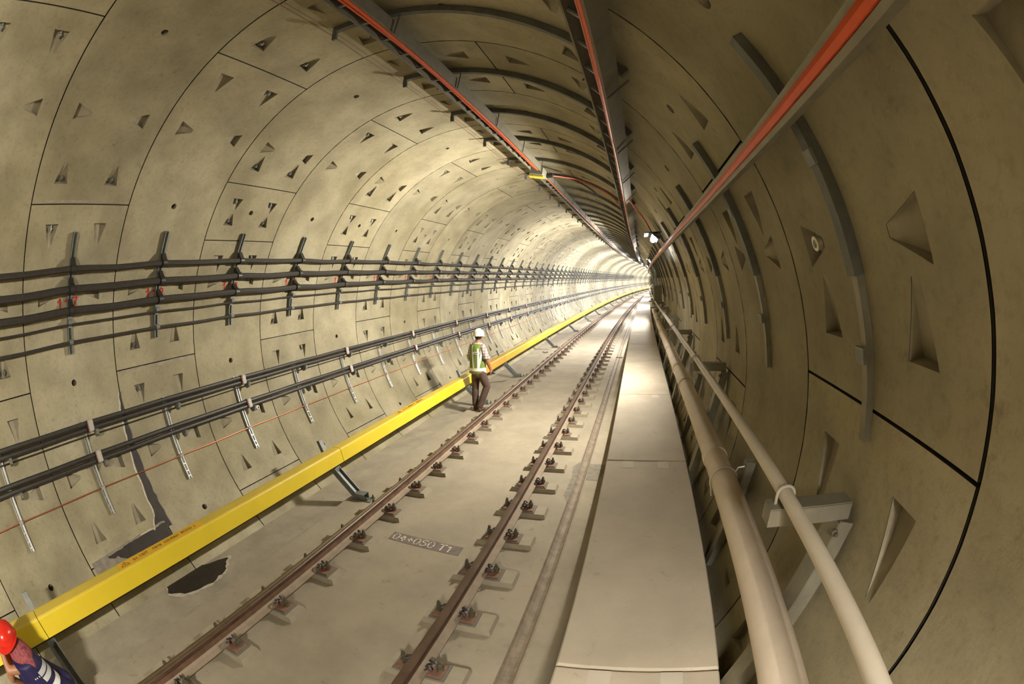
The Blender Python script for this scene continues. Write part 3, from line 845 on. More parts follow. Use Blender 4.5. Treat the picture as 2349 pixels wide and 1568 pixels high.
for k in range(-1, 60):
    la = 'dark curved strut across the tunnel crown, %s from the camera' % wo[k] if 0 <= k < 8 else 'thin curved strut far along the tunnel crown'
    lr = 'grey vertical strut curving down the right wall, %s from the camera' % wo[k] if 0 <= k < 8 else 'thin grey strut far along the right wall'
    if k == 0: ar['label'] = la; rt['label'] = lr; continue
    copy_tree(ar, frame(mid(k), *rp(90.5, 2.80)), la)
    if k >= 1: copy_tree(rt, frame(mid(k), *rp(4.0, RAD)), lr)

def tray(ac, r, w, d, label, rungs, s_end=104, s_start=-1.5, cables=(), name='cable_tray'):
    """channel tray hung tangent to the wall, its ladder face turned to the tunnel axis"""
    t = bpy.data.objects.new(name, None); C.objects.link(t); t.location = P(0, *rp(ac, r)); tag(t, label, 'cable tray')
    rad = Vector((math.cos(R(ac)), math.sin(R(ac)))); tan = Vector((-math.sin(R(ac)), math.cos(R(ac))))
    def pt(s, u, v):    # u along tangent (+ = towards larger angle), v outward
        q = rad * (r + v) + tan * u; return P(s, q.x, q.y)
    ssx = srange(s_start, s_end, 1.2, 2.4)
    for sg in (-1, 1):
        mb = MB(); u0 = sg * w / 2
        mb.rings([[pt(s, u0, 0), pt(s, u0 - sg * .016, 0), pt(s, u0 - sg * .016, .005), pt(s, u0 - sg * .004, .005), pt(s, u0 - sg * .004, d), pt(s, u0, d)] for s in ssx], 0, False)
        mb.build('side_rail', 'tray' if not rungs else 'traylip', t, off=t.location)
    b = MB(); b.rings([[pt(s, -w / 2 + .004, d - .004), pt(s, w / 2 - .004, d - .004), pt(s, w / 2 - .004, d), pt(s, -w / 2 + .004, d)] for s in ssx], 0, False); b.build('tray_bed', 'trayd', t, off=t.location)
    if rungs:
        g = MB(); s = s_start + .15
        while s < 42:
            g.beam(pt(s, -w / 2, .03), pt(s, w / 2, .03), .022, .012); s += .30
        o = g.build('rungs', 'galvd', t, off=t.location); o['kind'] = 'stuff'
    return pt
def tray_cable(pt, u, v, rr, m_, label, s_end=104, s_start=-1.5, wob=.004, name='red_cable', gap=None):
    pts = []; s = s_start; rr_ = random.Random(int(u * 999) + 5)
    while s < s_end:
        pts.append(pt(s, u + wob * math.sin(s * 1.9 + u * 90), v + wob * .6 * math.sin(s * 2.7 + u * 50))); s += .3 if s < 30 else 2.4
    mb = MB(); mb.tube(pts, rr, 7); return long_obj(mb, name, [m_], label, 'cable')
p1a = tray(80.1, 2.62, .185, .11, 'cable tray with an orange cable along the crown, leftmost of the three, near stretch', True, s_end=7.25)
p1b = tray(80.1, 2.62, .185, .11, 'cable tray along the crown beyond the yellow ended box, leftmost of the three', True, s_start=7.75)
tray_cable(p1a, -.050, .010, .019, 'red', 'orange red cable in the leftmost ceiling tray, before the box', 7.2)
tray_cable(p1a, -.012, .016, .014, 'red', 'slimmer orange red cable beside it in the leftmost ceiling tray', 7.2)
tray_cable(p1b, -.050, .010, .017, 'red', 'orange red cable in the leftmost ceiling tray, beyond the box', s_start=7.8)
p2 = tray(43.5, 2.62, .165, .12, 'cable tray with an orange cable, middle of the three ceiling trays', True)
tray_cable(p2, -.048, .010, .017, 'red', 'orange red cable in the middle ceiling tray')
tray_cable(p2, -.022, .018, .010, 'red', 'slim orange red cable in the middle ceiling tray')
p3 = tray(24.3, 2.70, .062, .05, 'narrow cable channel with a bright orange cable high on the right wall', False)
tray_cable(p3, .000, .004, .0165, 'red', 'bright orange cable in the narrow channel on the right wall', wob=.002)
tray_cable(p3, .018, .022, .009, 'black', 'black cable beside the orange one on the right wall', wob=.002)

# junction box at the gap of the leftmost tray
jx, jz = rp(80.1, 2.60); jb = thing('junction_box', 7.5, jx, jz, 'dark box with a yellow end in the gap of the leftmost ceiling tray', 'junction box')
q = MB(); q.box((0, 0, .03), (.24, .40, .14), Matrix.Rotation(R(10), 4, 'Y'), 0, b=.008); q.build('box_body', 'box', jb)
q = MB(); q.box((0, -.10, -.06), (.26, .14, .03), Matrix.Rotation(R(10), 4, 'Y'), 0, b=.004); q.build('yellow_plate', 'boxy', jb)
q = MB(); q.lathe([(.045, 0), (.045, .10), (.03, .11)], Matrix.Translation((.12, .12, .0)) @ Matrix.Rotation(R(90), 4, 'Y'), 10); q.build('cable_gland', 'blackp', jb)
def free_cable(pts, r, m_, label, name):
    # Catmull-Rom through the points
    q = [Vector(p) for p in pts]; out = []
    for i in range(len(q) - 1):
        a, b, c, d = q[max(i - 1, 0)], q[i], q[i + 1], q[min(i + 2, len(q) - 1)]
        for j in range(8):
            t = j / 8; out.append(.5 * ((2 * b) + (c - a) * t + (2 * a - 5 * b + 4 * c - d) * t * t + (3 * b - a - 3 * c + d) * t ** 3))
    out.append(q[-1]); mb = MB(); mb.tube(out, r, 7); return long_obj(mb, name, [m_], label, 'cable')
free_cable([P(7.62, .62, 2.56), P(7.8, .8, 2.56), P(8.0, 1.05, 2.54), P(8.1, 1.35, 2.42), P(8.1, 1.65, 2.22), P(8.1, 1.80, 2.05)], .012, 'red', 'loose orange cable looping from the ceiling box to the middle tray', 'loose_cable')
free_cable([P(7.65, .64, 2.60), P(8.1, .85, 2.62), P(8.7, 1.1, 2.58), P(9.4, 1.25, 2.53)], .018, 'blackp', 'black cable end sticking out of the ceiling box', 'loose_cable')
free_cable([P(6.2, 2.00, 1.80), P(6.5, 2.10, 1.70), P(6.8, 2.22, 1.58), P(7.2, 2.33, 1.44)], .011, 'red', 'red supply cable running down to the nearest lamp', 'lamp_cable')

# ------------------------------------------------------------------ lamps
LS = [-11.9, -2.4, 7.08, 16.6, 26.1, 35.6, 45.1, 54.6, 64.1, 73.6, 83.1, 92.6, 102.1, 111.6]
LX = {7.08: (2.345, 1.305), 16.6: (2.50, 1.335), 26.1: (2.45, 1.40), 35.6: (2.41, 1.43)}
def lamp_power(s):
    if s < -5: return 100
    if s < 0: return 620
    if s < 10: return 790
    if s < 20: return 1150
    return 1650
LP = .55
lamp_proto = None
for i, s in enumerate(LS):
    x, z = LX.get(s, (2.43, 1.40)); rot = Matrix.Rotation(R(40), 4, 'Y')      # faces left and down
    lab = {1: 'wall lamp just behind the viewpoint', 2: 'glowing tube lamp on the upper right wall, largest and nearest', 3: 'small glowing lamp on the right wall, second from the camera', 4: 'small glowing lamp on the right wall, third from the camera', 5: 'small glowing lamp on the right wall, fourth from the camera'}.get(i, 'wall lamp of the same row far down the tunnel')
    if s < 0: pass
    elif lamp_proto is None:
        lt = thing('wall_lamp', s, x, z, lab, 'lamp', 'tunnel wall lamps')
        h = MB(); h.box((.02, 0, .045), (.13, .66, .05), rot, 0, b=.01); h.beam(Vector((.03, -.2, .06)), Vector((.20, -.2, .12)), .03, .02); h.beam(Vector((.03, .2, .06)), Vector((.20, .2, .12)), .03, .02); h.build('housing', 'housing', lt); h = MB(); h.beam(Vector((.06, 0, .078)), Vector((-.14, 0, .068)), .70, .008, (0, 0, 1)); h.build('light_shield', 'light_shield', lt)  # black plate added over the tube to keep its light off the crown
        d = MB(); d.tube([rot @ Vector((0, y, .018)) for y in (-.30, -.29, .29, .30)], [.02, .045, .045, .02], 12); d.build('diffuser', 'lamp', lt)
        reg(None); lamp_proto = lt; t = lt
    elif s > 0: t = copy_tree(lamp_proto, frame(s, x, z), lab)
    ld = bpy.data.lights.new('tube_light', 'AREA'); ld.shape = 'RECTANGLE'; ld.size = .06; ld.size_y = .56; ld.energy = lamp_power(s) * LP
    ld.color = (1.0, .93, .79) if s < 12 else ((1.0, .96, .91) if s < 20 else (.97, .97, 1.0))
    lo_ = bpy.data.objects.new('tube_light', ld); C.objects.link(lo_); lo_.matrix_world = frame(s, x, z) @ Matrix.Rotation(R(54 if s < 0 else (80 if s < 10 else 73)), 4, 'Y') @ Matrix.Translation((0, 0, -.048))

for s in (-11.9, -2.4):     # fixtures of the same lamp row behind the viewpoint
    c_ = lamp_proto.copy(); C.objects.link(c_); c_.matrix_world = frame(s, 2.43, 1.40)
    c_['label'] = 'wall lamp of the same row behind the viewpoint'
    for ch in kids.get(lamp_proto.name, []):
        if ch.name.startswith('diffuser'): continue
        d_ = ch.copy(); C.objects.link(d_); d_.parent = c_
# unseen fill light added behind the viewpoint to brighten the walkway and pipes
wk = thing('fill_light', -1.95, 2.20, ZW, 'unseen fill light on a stand, added on the walkway behind the viewpoint', 'fill light')
q = MB(); q.box((0, -.06, 2.27), (.40, .05, .40), None, 0, b=.01); q.build('fill_head', 'housing', wk)
q = MB(); q.tube([(0, -.10, .0), (0, -.10, 2.2)], .016, 8); q.tube([(0, -.10, .5), (.25, -.2, .0)], .012, 6); q.tube([(0, -.10, .5), (-.25, -.2, .0)], .012, 6); q.tube([(0, -.10, .5), (0, -.35, .0)], .012, 6); q.build('fill_stand', 'galvd', wk)
ld = bpy.data.lights.new('fill_light', 'AREA'); ld.shape = 'SQUARE'; ld.size = .35; ld.energy = 21; ld.color = (1, .92, .80); ld.spread = R(52)
lo_ = bpy.data.objects.new('fill_light', ld); C.objects.link(lo_)
lo_.matrix_world = frame(-1.9, 2.20, 1.3) @ Matrix.Rotation(R(46), 4, 'X')
# ------------------------------------------------------------------ pipes and their brackets on the right
BPX, BPZ = 2.617, -.487
def pipe(x, z, r, m_, label, coups, cl_r, name):
    t = bpy.data.objects.new(name, None); C.objects.link(t); t.location = P(-3, x, z); tag(t, label, 'pipe')
    mb = MB(); mb.tube([P(s, x, z) for s in srange(-3, 110, .6, 2.4)], r, 24); mb.build('pipe_tube', m_, t, off=t.location)
    for s in coups:
        c = MB(); c.tube([P(s - .045, x, z), P(s - .04, x, z), P(s + .04, x, z), P(s + .045, x, z)], [r + .001, cl_r, cl_r, r + .001], 24); c.build('coupling', 'pipe2', t, off=t.location)
    return t
pipe(BPX, BPZ, .080, 'pipe', 'thick beige pipe running beside the walkway', [2.80, 5.75, 11.6, 17.5, 23.5], .0875, 'thick_pipe')
pipe(2.557, .030, .0245, 'pipe2', 'thin beige pipe running above the thick pipe', [6.9, 12.9], .030, 'thin_pipe')
def ubolt(mb, x, z, r, y=0.0, rad=.006, ang0=180, ang1=0, tail=.05, ax=0.0):
    pts = []
    for i in range(13):
        a = R(ang0 + (ang1 - ang0) * i / 12 + ax); pts.append((x + r * math.cos(a), y, z + r * math.sin(a)))
    e0 = Vector(pts[0]) + Vector((math.sin(R(ax)), 0, -math.cos(R(ax)))) * tail; e1 = Vector(pts[-1]) + Vector((math.sin(R(ax)), 0, -math.cos(R(ax)))) * tail
    mb.tube([e0] + pts + [e1], rad, 7)
def make_pb(s):
    t = thing('pipe_bracket', s, 2.80, -1.1, 'x', 'pipe bracket', 'brackets of the thin pipe'); o = (2.80, 0, -1.1)
    a = MB(); X0, X1 = 2.500, 2.815
    a.box(((X0 + X1) / 2, 0, -.003), (X1 - X0, .075, .006)); a.box(((X0 + X1) / 2, -.0345, -.034), (X1 - X0, .006, .062)); a.box(((X0 + X1) / 2, .0345, -.034), (X1 - X0, .006, .062)); a.box((X0 + .004, 0, -.034), (.006, .07, .062)); a.build('arm', 'tray', t, off=o)
    l = MB(); A_, B_ = Vector((2.775, 0, -.07)), Vector((2.52, 0, -1.16))
    l.beam(A_, B_, .105, .010, (1, 0, 0)); 
    for y in (-.050, .050): l.beam(A_ + Vector((.03, y, 0)), B_ + Vector((.03, y, 0)), .008, .060, (1, 0, 0))
    l.build('leg', 'tray', t, off=o)
    u = MB(); ubolt(u, 2.557, .030, .031, 0, .0055, tail=.075); u.build('u_bolt', 'ubolt', t, off=o)
    for x, z in ((2.60, -.62), (2.76, -.10)):
        b = MB(); b.lathe([(.014, 0), (.014, .012), (.007, .014), (.007, .03), (.001, .031)], Matrix.Translation((x, -.05, z)) @ Matrix.Rotation(R(90), 4, 'X'), 8); b.build('bolt', 'bolt', t, off=o)
    return t
pb = make_pb(mid(0)); reg(None)
def make_ub(s):
    t = thing('thick_pipe_bracket', s, 2.74, -.95, 'x', 'pipe bracket', 'brackets of the thick pipe'); o = (2.74, 0, -.95)
    l = MB(); A_, B_ = Vector((2.752, 0, -.36)), Vector((2.60, 0, -1.10)); l.beam(A_, B_, .075, .008, (1, 0, 0))
    for y in (-.035, .035): l.beam(A_ + Vector((.025, y, 0)), B_ + Vector((.025, y, 0)), .007, .05, (1, 0, 0))
    l.build('leg', 'tray', t, off=o)
    u = MB(); ubolt(u, BPX, BPZ, .087, 0, .0055, 200, 20, .06, ax=10)
    u.tube([(BPX + .07, 0, BPZ + .055), (2.70, 0, -.405), (2.765, 0, -.395)], .0055, 6); u.build('u_bolt', 'ubolt', t, off=o)
    return t
ubk = make_ub(mid(1)); reg(None)
for j, k in enumerate(range(-2, 44, 2)):
    lab = ['', 'grey pipe bracket with a white U bolt, nearest of the thin pipe brackets', 'dark pipe bracket, second along the thin pipe', 'dark pipe bracket, third along the thin pipe', 'white lit pipe bracket, fourth along the thin pipe', 'grey pipe bracket, fifth along the thin pipe'][j] if 0 < j < 6 else ('pipe bracket of the thin pipe below the picture edge' if j == 0 else 'small pipe bracket far along the thin pipe')
    if k == 0: pb['label'] = lab
    elif k > 0: copy_tree(pb, frame(mid(k), 2.80, -1.1), lab)
for j, k in enumerate(range(1, 45, 2)):
    lab = ['bracket and U bolt of the thick pipe, nearest', 'bracket and dark U bolt of the thick pipe, second nearest', 'bracket and U bolt of the thick pipe, third nearest'][j] if j < 3 else 'small bracket of the thick pipe far along the wall'
    if k == 1: ubk['label'] = lab
    else: copy_tree(ubk, frame(mid(k), 2.74, -.95), lab)

# electrical cabinet and conduits further down on the right wall
cbx = thing('wall_cabinet', 13.1, 2.62, -.02, 'dark grey electrical cabinet on the right wall above the pipes', 'cabinet')
q = MB(); q.box((0.02, 0, .24), (.22, .55, .50), None, 0, b=.01); q.build('cabinet_body', 'box', cbx)
q = MB(); q.box((-.095, 0, .24), (.012, .50, .45), None, 0, b=.004); q.build('cabinet_door', 'box', cbx)
q = MB(); q.tube([(0.0, -.2, .49), (-.02, -.2, .9), (-.12, -.2, 1.10)], .014, 6); q.tube([(0.0, 0, .49), (-.02, 0, .9), (-.12, 0, 1.10)], .014, 6); q.build('conduit', 'galv', cbx)
for i, (s, lab) in enumerate(((15.2, 'pale conduit frame on the right wall beyond the cabinet'), (19.5, 'pale conduit cluster at the far end of the walkway'))):
    cf = thing('conduit_frame', s, 2.50, -.6, lab, 'conduit')
    q = MB()
    for y in (0, .18, .36): q.tube([(.12, y, .0), (.20, y, .65), (.14, y, 1.4), (.0, y, 1.8)], .02, 6)
    q.build('conduit_tubes', 'galv', cf)
    q = MB(); q.box((.08, .18, .3), (.26, .5, .05)); q.build('shelf', 'tray', cf)

# ------------------------------------------------------------------ people
def remeshed(mb, name, m_, parent, vox=.012, smooth=3, off=(0, 0, 0)):
    ob = mb.build(name, m_, None, off=off)
    r = ob.modifiers.new('r', 'REMESH'); r.mode = 'VOXEL'; r.voxel_size = vox
    sm = ob.modifiers.new('s', 'SMOOTH'); sm.factor = .5; sm.iterations = smooth
    dg = bpy.context.evaluated_depsgraph_get(); dg.update()
    me = bpy.data.meshes.new_from_object(ob.evaluated_get(dg)); ob.modifiers.clear(); old = ob.data; ob.data = me
    me.polygons.foreach_set('use_smooth', [True] * len(me.polygons))
    if not me.materials: me.materials.append(M[m_] if isinstance(m_, str) else m_)
    ob.parent = parent; return ob
def ball(mb, c, r, n=12):
    c = Vector(c); rx, ry, rz = r if isinstance(r, (tuple, list)) else (r, r, r)
    mb.rings([[c + Vector((rx * math.cos(p) * math.cos(2 * math.pi * k / n), ry * math.cos(p) * math.sin(2 * math.pi * k / n), rz * math.sin(p))) for k in range(n)] for p in [R(-89 + 178 * i / 9) for i in range(10)]])
def limb(mb, pts, rs, n=12):
    """closed rounded tube with ball ends"""
    mb.tube(pts, rs, n); 
    for p, r in ((pts[0], rs[0]), (pts[-1], rs[-1])):
        rr = r if isinstance(r, (int, float)) else min(r); ball(mb, p, rr * .98, 10)
def ell(mb, secs, n=18, rot=0.0):
    """torso made of horizontal ellipses (x, y, z, rx, ry)"""
    mb.rings([[Vector((x + rx * math.cos(2 * math.pi * k / n + rot), y + ry * math.sin(2 * math.pi * k / n + rot), z)) for k in range(n)] for x, y, z, rx, ry in secs])
def hand(mb, wrist, d, side, up=(0, 0, 1), L=.17, curl=.6):
    """palm, four unequal fingers bending round, thumb from the side of the palm"""
    w = Vector(wrist); d = Vector(d).normalized(); s_ = Vector(side).normalized(); n_ = d.cross(s_).normalized()
    palm = w + d * L * .28
    mb.tube([w - d * .01, w + d * L * .15, w + d * L * .45, w + d * L * .52], [(.020, .017), (.034, .014), (.038, .013), (.030, .010)], 10, up=tuple(n_))
    for i, ln in enumerate((.072, .082, .076, .060)):
        b = w + d * L * .48 + s_ * (.027 - .018 * i); c1 = b + d * ln * .45 - n_ * ln * .12 * curl
        c2 = c1 + (d * (1 - curl * .6) - n_ * curl).normalized() * ln * .32; c3 = c2 + (d * (.5 - curl) - n_ * (curl + .2)).normalized() * ln * .26
        mb.tube([b, c1, c2, c3], [.0092, .0086, .0078, .0066], 7)
    b = w + d * L * .16 + s_ * .028; mb.tube([b, b + (d * .6 + s_ * .8).normalized() * .032, b + (d * .95 + s_ * .35 - n_ * .4).normalized() * .062], [.0125, .0105, .008], 7)

# --- walking worker, seen from behind; local axes of the place: x right, y away, z up
WX, WS = -1.10, 8.30
w = thing('person', WS, WX, ZF, 'person in a white helmet, green reflective vest and brown trousers walking away beside the rail', 'person')
h0 = 1.69
def wl_(x, z, y=0.0): return Vector((x - WX, y, z - ZF))
neck = wl_(-1.115, -.50, .02); shL = wl_(-1.245, -.585, .05); shR = wl_(-.990, -.600, -.03)
elL = wl_(-1.335, -.83, .10); elR = wl_(-.915, -.84, -.04); wrR = wl_(-.868, -1.07, .04); wrL = wl_(-1.30, -1.02, .22)
hipL = wl_(-1.185, -1.13, .03); hipR = wl_(-1.055, -1.13, -.02)
knL = wl_(-1.215, -1.46, .03); anL = wl_(-1.215, -1.80, -.02)
knR = wl_(-.955, -1.42, .02); anR = wl_(-1.085, -1.815, -.10)
head = wl_(-1.095, -.385, .05)
b = MB()
ball(b, head, (.073, .092, .108)); limb(b, [neck - Vector((0, 0, .03)), head - Vector((0, .01, .03))], [.056, .052])
b.tube([head + Vector((.0, .085, -.01)), head + Vector((.0, .108, -.03)), head + Vector((0, .09, -.045))], [.012, .015, .01], 6)   # nose
for sx in (-1, 1): ball(b, head + Vector((sx * .074, -.005, -.02)), (.012, .022, .032), 8)
ell(b, [(neck.x, neck.y, neck.z, .06, .06), (-.012, .01, shR.z + .045, .13, .085), (-.01, .01, shR.z, .165, .10), (-.01, .01, shR.z - .18, .15, .10), (-.015, .0, hipL.z + .12, .135, .095), (-.015, .0, hipL.z, .15, .105), (-.02, 0, hipL.z - .06, .13, .10)])
limb(b, [shL, elL], [.052, .040]); limb(b, [elL, wrL], [.040, .026]); limb(b, [shR, elR], [.052, .042]); limb(b, [elR, elR.lerp(wrR, .35), wrR], [.041, .042, .027])
hand(b, wrR, (.12, .15, -1), (.2, .9, .2), curl=1.2); hand(b, wrL, (.0, .3, -1), (.6, .6, 0), curl=.8)
limb(b, [hipL, knL], [.085, .058]); limb(b, [knL, anL], [.055, .036]); limb(b, [hipR, knR], [.085, .058]); limb(b, [knR, anR], [.055, .036])
remeshed(b, 'body', 'skin', w, .009, 2)
t = MB()
ell(t, [(-.015, 0, hipL.z + .10, .150, .112), (-.015, 0, hipL.z + .02, .158, .120), (-.015, 0, hipL.z - .06, .155, .120), (-.015, 0, hipL.z - .10, .12, .10)])
limb(t, [hipL, hipL.lerp(knL, .5), knL], [.098, .088, .074]); limb(t, [knL, knL.lerp(anL, .5), anL + Vector((0, 0, .0))], [.074, .070, .064])
limb(t, [hipR, hipR.lerp(knR, .5), knR], [.100, .090, .076]); limb(t, [knR, knR.lerp(anR, .5), anR + Vector((0, 0, .0))], [.076, .070, .064])
remeshed(t, 'trousers', 'trouser', w, .010, 3)
sh = MB()
ell(sh, [(neck.x, neck.y, neck.z - .005, .066, .066), (-.012, .01, shR.z + .050, .125, .09), (-.01, .01, shR.z + .01, .165, .108), (-.01, .01, shR.z - .18, .160, .112), (-.015, 0, hipL.z + .14, .152, .11), (-.015, 0, hipL.z + .02, .165, .125), (-.015, 0, hipL.z - .02, .162, .122)])
limb(sh, [shR, shR.lerp(elR, .5), elR + Vector((0, 0, .03))], [.066, .066, .064]); limb(sh, [shL, shL.lerp(elL, .6), elL + Vector((0, 0, .02))], [.064, .062, .058])
sh.tube([elR + Vector((-.003, 0, .035)), elR + Vector((0, 0, .0))], [.070, .068], 14)
remeshed(sh, 'shirt', 'shirt', w, .009, 2)
v = MB()
vsec = [(neck.x, neck.y - .012, neck.z - .035, .088, .088), (-.018, .008, shR.z + .035, .142, .108), (-.018, .008, shR.z - .02, .156, .124), (-.02, .006, shR.z - .18, .168, .128), (-.03, 0, -1.04 - ZF, .172, .132), (-.035, 0, -1.13 - ZF, .182, .138)]
ell(v, vsec, 22); vo = remeshed(v, 'vest', 'vest', w, .010, 2)
def wrap(a0, a1, z0, z1, lift, m_, name, skew=0.0):
    """band lying on the vest between heights, from angle a0 to a1 (270 = towards the camera side)"""
    mb = MB()
    def sec(z):
        for A_, B_ in zip(vsec[:-1], vsec[1:]):
            if B_[2] <= z <= A_[2]:
                u = (A_[2] - z) / (A_[2] - B_[2]); return [A_[i] + (B_[i] - A_[i]) * u for i in range(5)]
        return vsec[-1] if z < vsec[-1][2] else vsec[0]
    n = max(2, int(abs(a1 - a0) / 8)); m = max(2, int(abs(z1 - z0) / .04)); 
    for j in range(m):
        for i in range(n):
            q = []
            for ii, jj in ((i, j), (i + 1, j), (i + 1, j + 1), (i, j + 1)):
                z = z0 + (z1 - z0) * jj / m; x, y, _, rx, ry = sec(z); a = R(a0 + (a1 - a0) * ii / n + skew * jj / m)
                q.append((x + (rx + lift) * math.cos(a), y + (ry + lift) * math.sin(a), z))
            mb.add(q, [(0, 1, 2, 3)], 0, True)
    return mb.build(name, m_, w)
zb = -1.02 - ZF
wrap(0, 360, zb, zb - .062, .004, 'refl', 'reflective_belt')
wrap(282, 296, zb + .0, -.62 - ZF, .004, 'refl', 'reflective_strap', skew=-0)
wrap(283, 298, -1.02 - ZF, -.555 - ZF, .005, 'refl', 'reflective_strap', skew=36)
wrap(250, 262, -1.02 - ZF, -.555 - ZF, .005, 'refl', 'reflective_strap', skew=-14)
pn = wrap(252, 300, -.69 - ZF, -.74 - ZF, .008, 'refl', 'name_panel'); pn['label'] = 'white panel with short black letters'
for a0 in (262, 268, 275, 281): wrap(a0, a0 + 3.4, -.70 - ZF, -.73 - ZF, .010, 'blackp', 'panel_letter')
hm = MB()
hc = head + Vector((0, .0, .030))
prof = [(.118, -.035), (.121, -.02), (.119, .02), (.108, .055), (.085, .085), (.05, .105), (.001, .113)]
Xh = Matrix.Translation(hc) @ Matrix.Rotation(R(-6), 4, 'X') @ Matrix.Scale(1.18, 4, (0, 1, 0)) @ Matrix.Scale(.92, 4, (1, 0, 0))
hm.lathe(prof, Xh, 24)
hm.lathe([(.100, -.030), (.150, -.040), (.150, -.036), (.100, -.024)], Xh @ Matrix.Translation((0, .02, 0)) @ Matrix.Scale(.9, 4, (1, 0, 0)), 24)
for dx in (-.02, 0, .02): hm.tube([Xh @ Vector((dx, .118 * math.cos(R(a)), .02 + .098 * math.sin(R(a)))) for a in range(10, 171, 16)], .006, 6)
hm.build('helmet', 'helm_w', w, sharp=60)
hr = MB(); ball(hr, head + Vector((0, -.012, .005)), (.078, .094, .095)); hr.build('hair', 'hair', w)
for an, toe, nm in ((anL, Vector((.03, .17, 0)), 'left'), (anR, Vector((.045, .17, 0)), 'right')):
    s_ = MB(); g = Vector((an.x, an.y, .035)); 
    s_.tube([an + Vector((0, -.01, .03)), an + Vector((0, -.01, -.03)), g + Vector((0, -.02, 0))], [.048, .046, .04], 12)
    s_.tube([g + Vector((0, -.07, .002)), g + Vector((0, -.02, .012)), g + toe * .6 + Vector((0, 0, .0)), g + toe + Vector((0, 0, -.008))], [(.030, .030), (.042, .044), (.046, .034), (.030, .022)], 12)
    remeshed(s_, 'shoe', 'shoe', w, .009, 2)
ph = MB(); ph.box((0, 0, 0), (.05, .10, .03), Matrix.Translation(wrR + Vector((.045, .03, -.085))) @ Matrix.Rotation(R(-20), 4, 'X'), 0, b=.006); 
po = ph.build('radio', 'blackp'); po.matrix_world = frame(WS, WX, ZF); 
for vv in po.data.vertices: pass
tag(po, 'small black radio held in the right hand of the walking worker', 'radio')

# --- crouching worker at the bottom left corner (mostly outside the picture)
CX_, CS = -1.12, -.60
c = thing('person', CS, CX_, ZF + .13, 'crouching person in a red helmet and navy vest at the bottom left corner', 'person')
Z0 = 0.0
hd = Vector((-.02, -.06, .80)); nk = Vector((-.0, .0, .66)); sR = Vector((.09, -.03, .56)); sL = Vector((-.13, -.22, .60)); hp = Vector((.10, .16, .22))
b = MB()
ball(b, hd, (.078, .095, .110)); limb(b, [nk, hd - Vector((0, 0, .04))], [.055, .055])
b.tube([hd + Vector((-.06, -.065, -.01)), hd + Vector((-.078, -.085, -.03)), hd + Vector((-.06, -.07, -.045))], [.012, .015, .01], 6)
ell(b, [(0, 0, .68, .06, .06), (.0, -.03, .62, .13, .14), (.02, -.01, .48, .13, .16), (.05, .06, .32, .13, .15), (.08, .12, .18, .14, .16)])
eR = Vector((.06, -.27, .60)); wR_ = Vector((-.04, -.20, .78)); eL = Vector((-.20, -.38, .36)); wL_ = Vector((-.30, -.30, .20))
limb(b, [sR, eR], [.050, .042]); limb(b, [eR, wR_], [.040, .027]); limb(b, [sL, eL], [.05, .042]); limb(b, [eL, wL_], [.04, .027])
hand(b, wR_, (-.1, .1, .9), (.7, .5, 0), curl=.8); hand(b, wL_, (-.2, .3, -.8), (.7, -.4, 0), curl=.6)
kR, kL = Vector((-.16, -.20, .34)), Vector((-.30, .02, .36)); aR_, aL_ = Vector((.02, -.02, -.07)), Vector((-.14, .16, -.07))
limb(b, [hp, kR], [.085, .06]); limb(b, [kR, aR_], [.055, .038]); limb(b, [hp + Vector((-.1, .1, 0)), kL], [.085, .06]); limb(b, [kL, aL_], [.055, .038])
remeshed(b, 'body', 'skin', c, .011, 2)
t = MB(); limb(t, [hp, kR], [.10, .075]); limb(t, [kR, aR_], [.072, .058]); limb(t, [hp + Vector((-.1, .1, 0)), kL], [.10, .075]); limb(t, [kL, aL_], [.072, .058]); ball(t, hp, (.15, .16, .13))
remeshed(t, 'trousers', 'navy', c, .012, 3)
v = MB(); ell(v, [(.02, .0, .665, .085, .09), (.03, -.02, .62, .15, .165), (.045, .0, .48, .155, .185), (.075, .06, .32, .155, .175), (.10, .12, .20, .16, .18), (.10, .12, .14, .15, .17)])
remeshed(v, 'vest', 'navy', c, .012, 2)
o_ = MB(); limb(o_, [sR + Vector((.0, .0, .0)), sR.lerp(eR, .22)], [.074, .070]); limb(o_, [sL, sL.lerp(eL, .45)], [.066, .062]); ell(o_, [(0, -.01, .70, .06, .065), (.0, -.02, .64, .10, .10)])
remeshed(o_, 'shirt', 'orcloth', c, .011, 2)
sc = MB(); ell(sc, [(-.0, -.03, .76, .085, .095), (.0, -.02, .72, .105, .115), (.02, -.01, .66, .13, .14), (.05, .02, .60, .10, .10)]); sc.tube([(.06, .02, .70), (.14, .05, .60), (.185, .06, .44)], [(.07, .06), (.055, .03), (.006, .006)], 10)
so_ = remeshed(sc, 'scarf', 'scarf', c, .012, 1); so_['label'] = 'mottled pink scarf'
hm = MB(); X = Matrix.Translation(hd + Vector((0, .0, .035))) @ Matrix.Rotation(R(35), 4, 'Z') @ Matrix.Rotation(R(8), 4, 'X') @ Matrix.Scale(1.18, 4, (0, 1, 0))
hm.lathe(prof, X, 28); hm.lathe([(.100, -.030), (.145, -.040), (.145, -.036), (.100, -.024)], X @ Matrix.Translation((0, -.02, 0)) @ Matrix.Scale(.92, 4, (1, 0, 0)), 28)
hm.build('helmet', 'helm_r', c, sharp=60)
vs2 = [(.03, -.02, .62, .15, .165), (.045, .0, .48, .155, .185), (.075, .06, .32, .155, .175), (.10, .12, .20, .16, .18)]
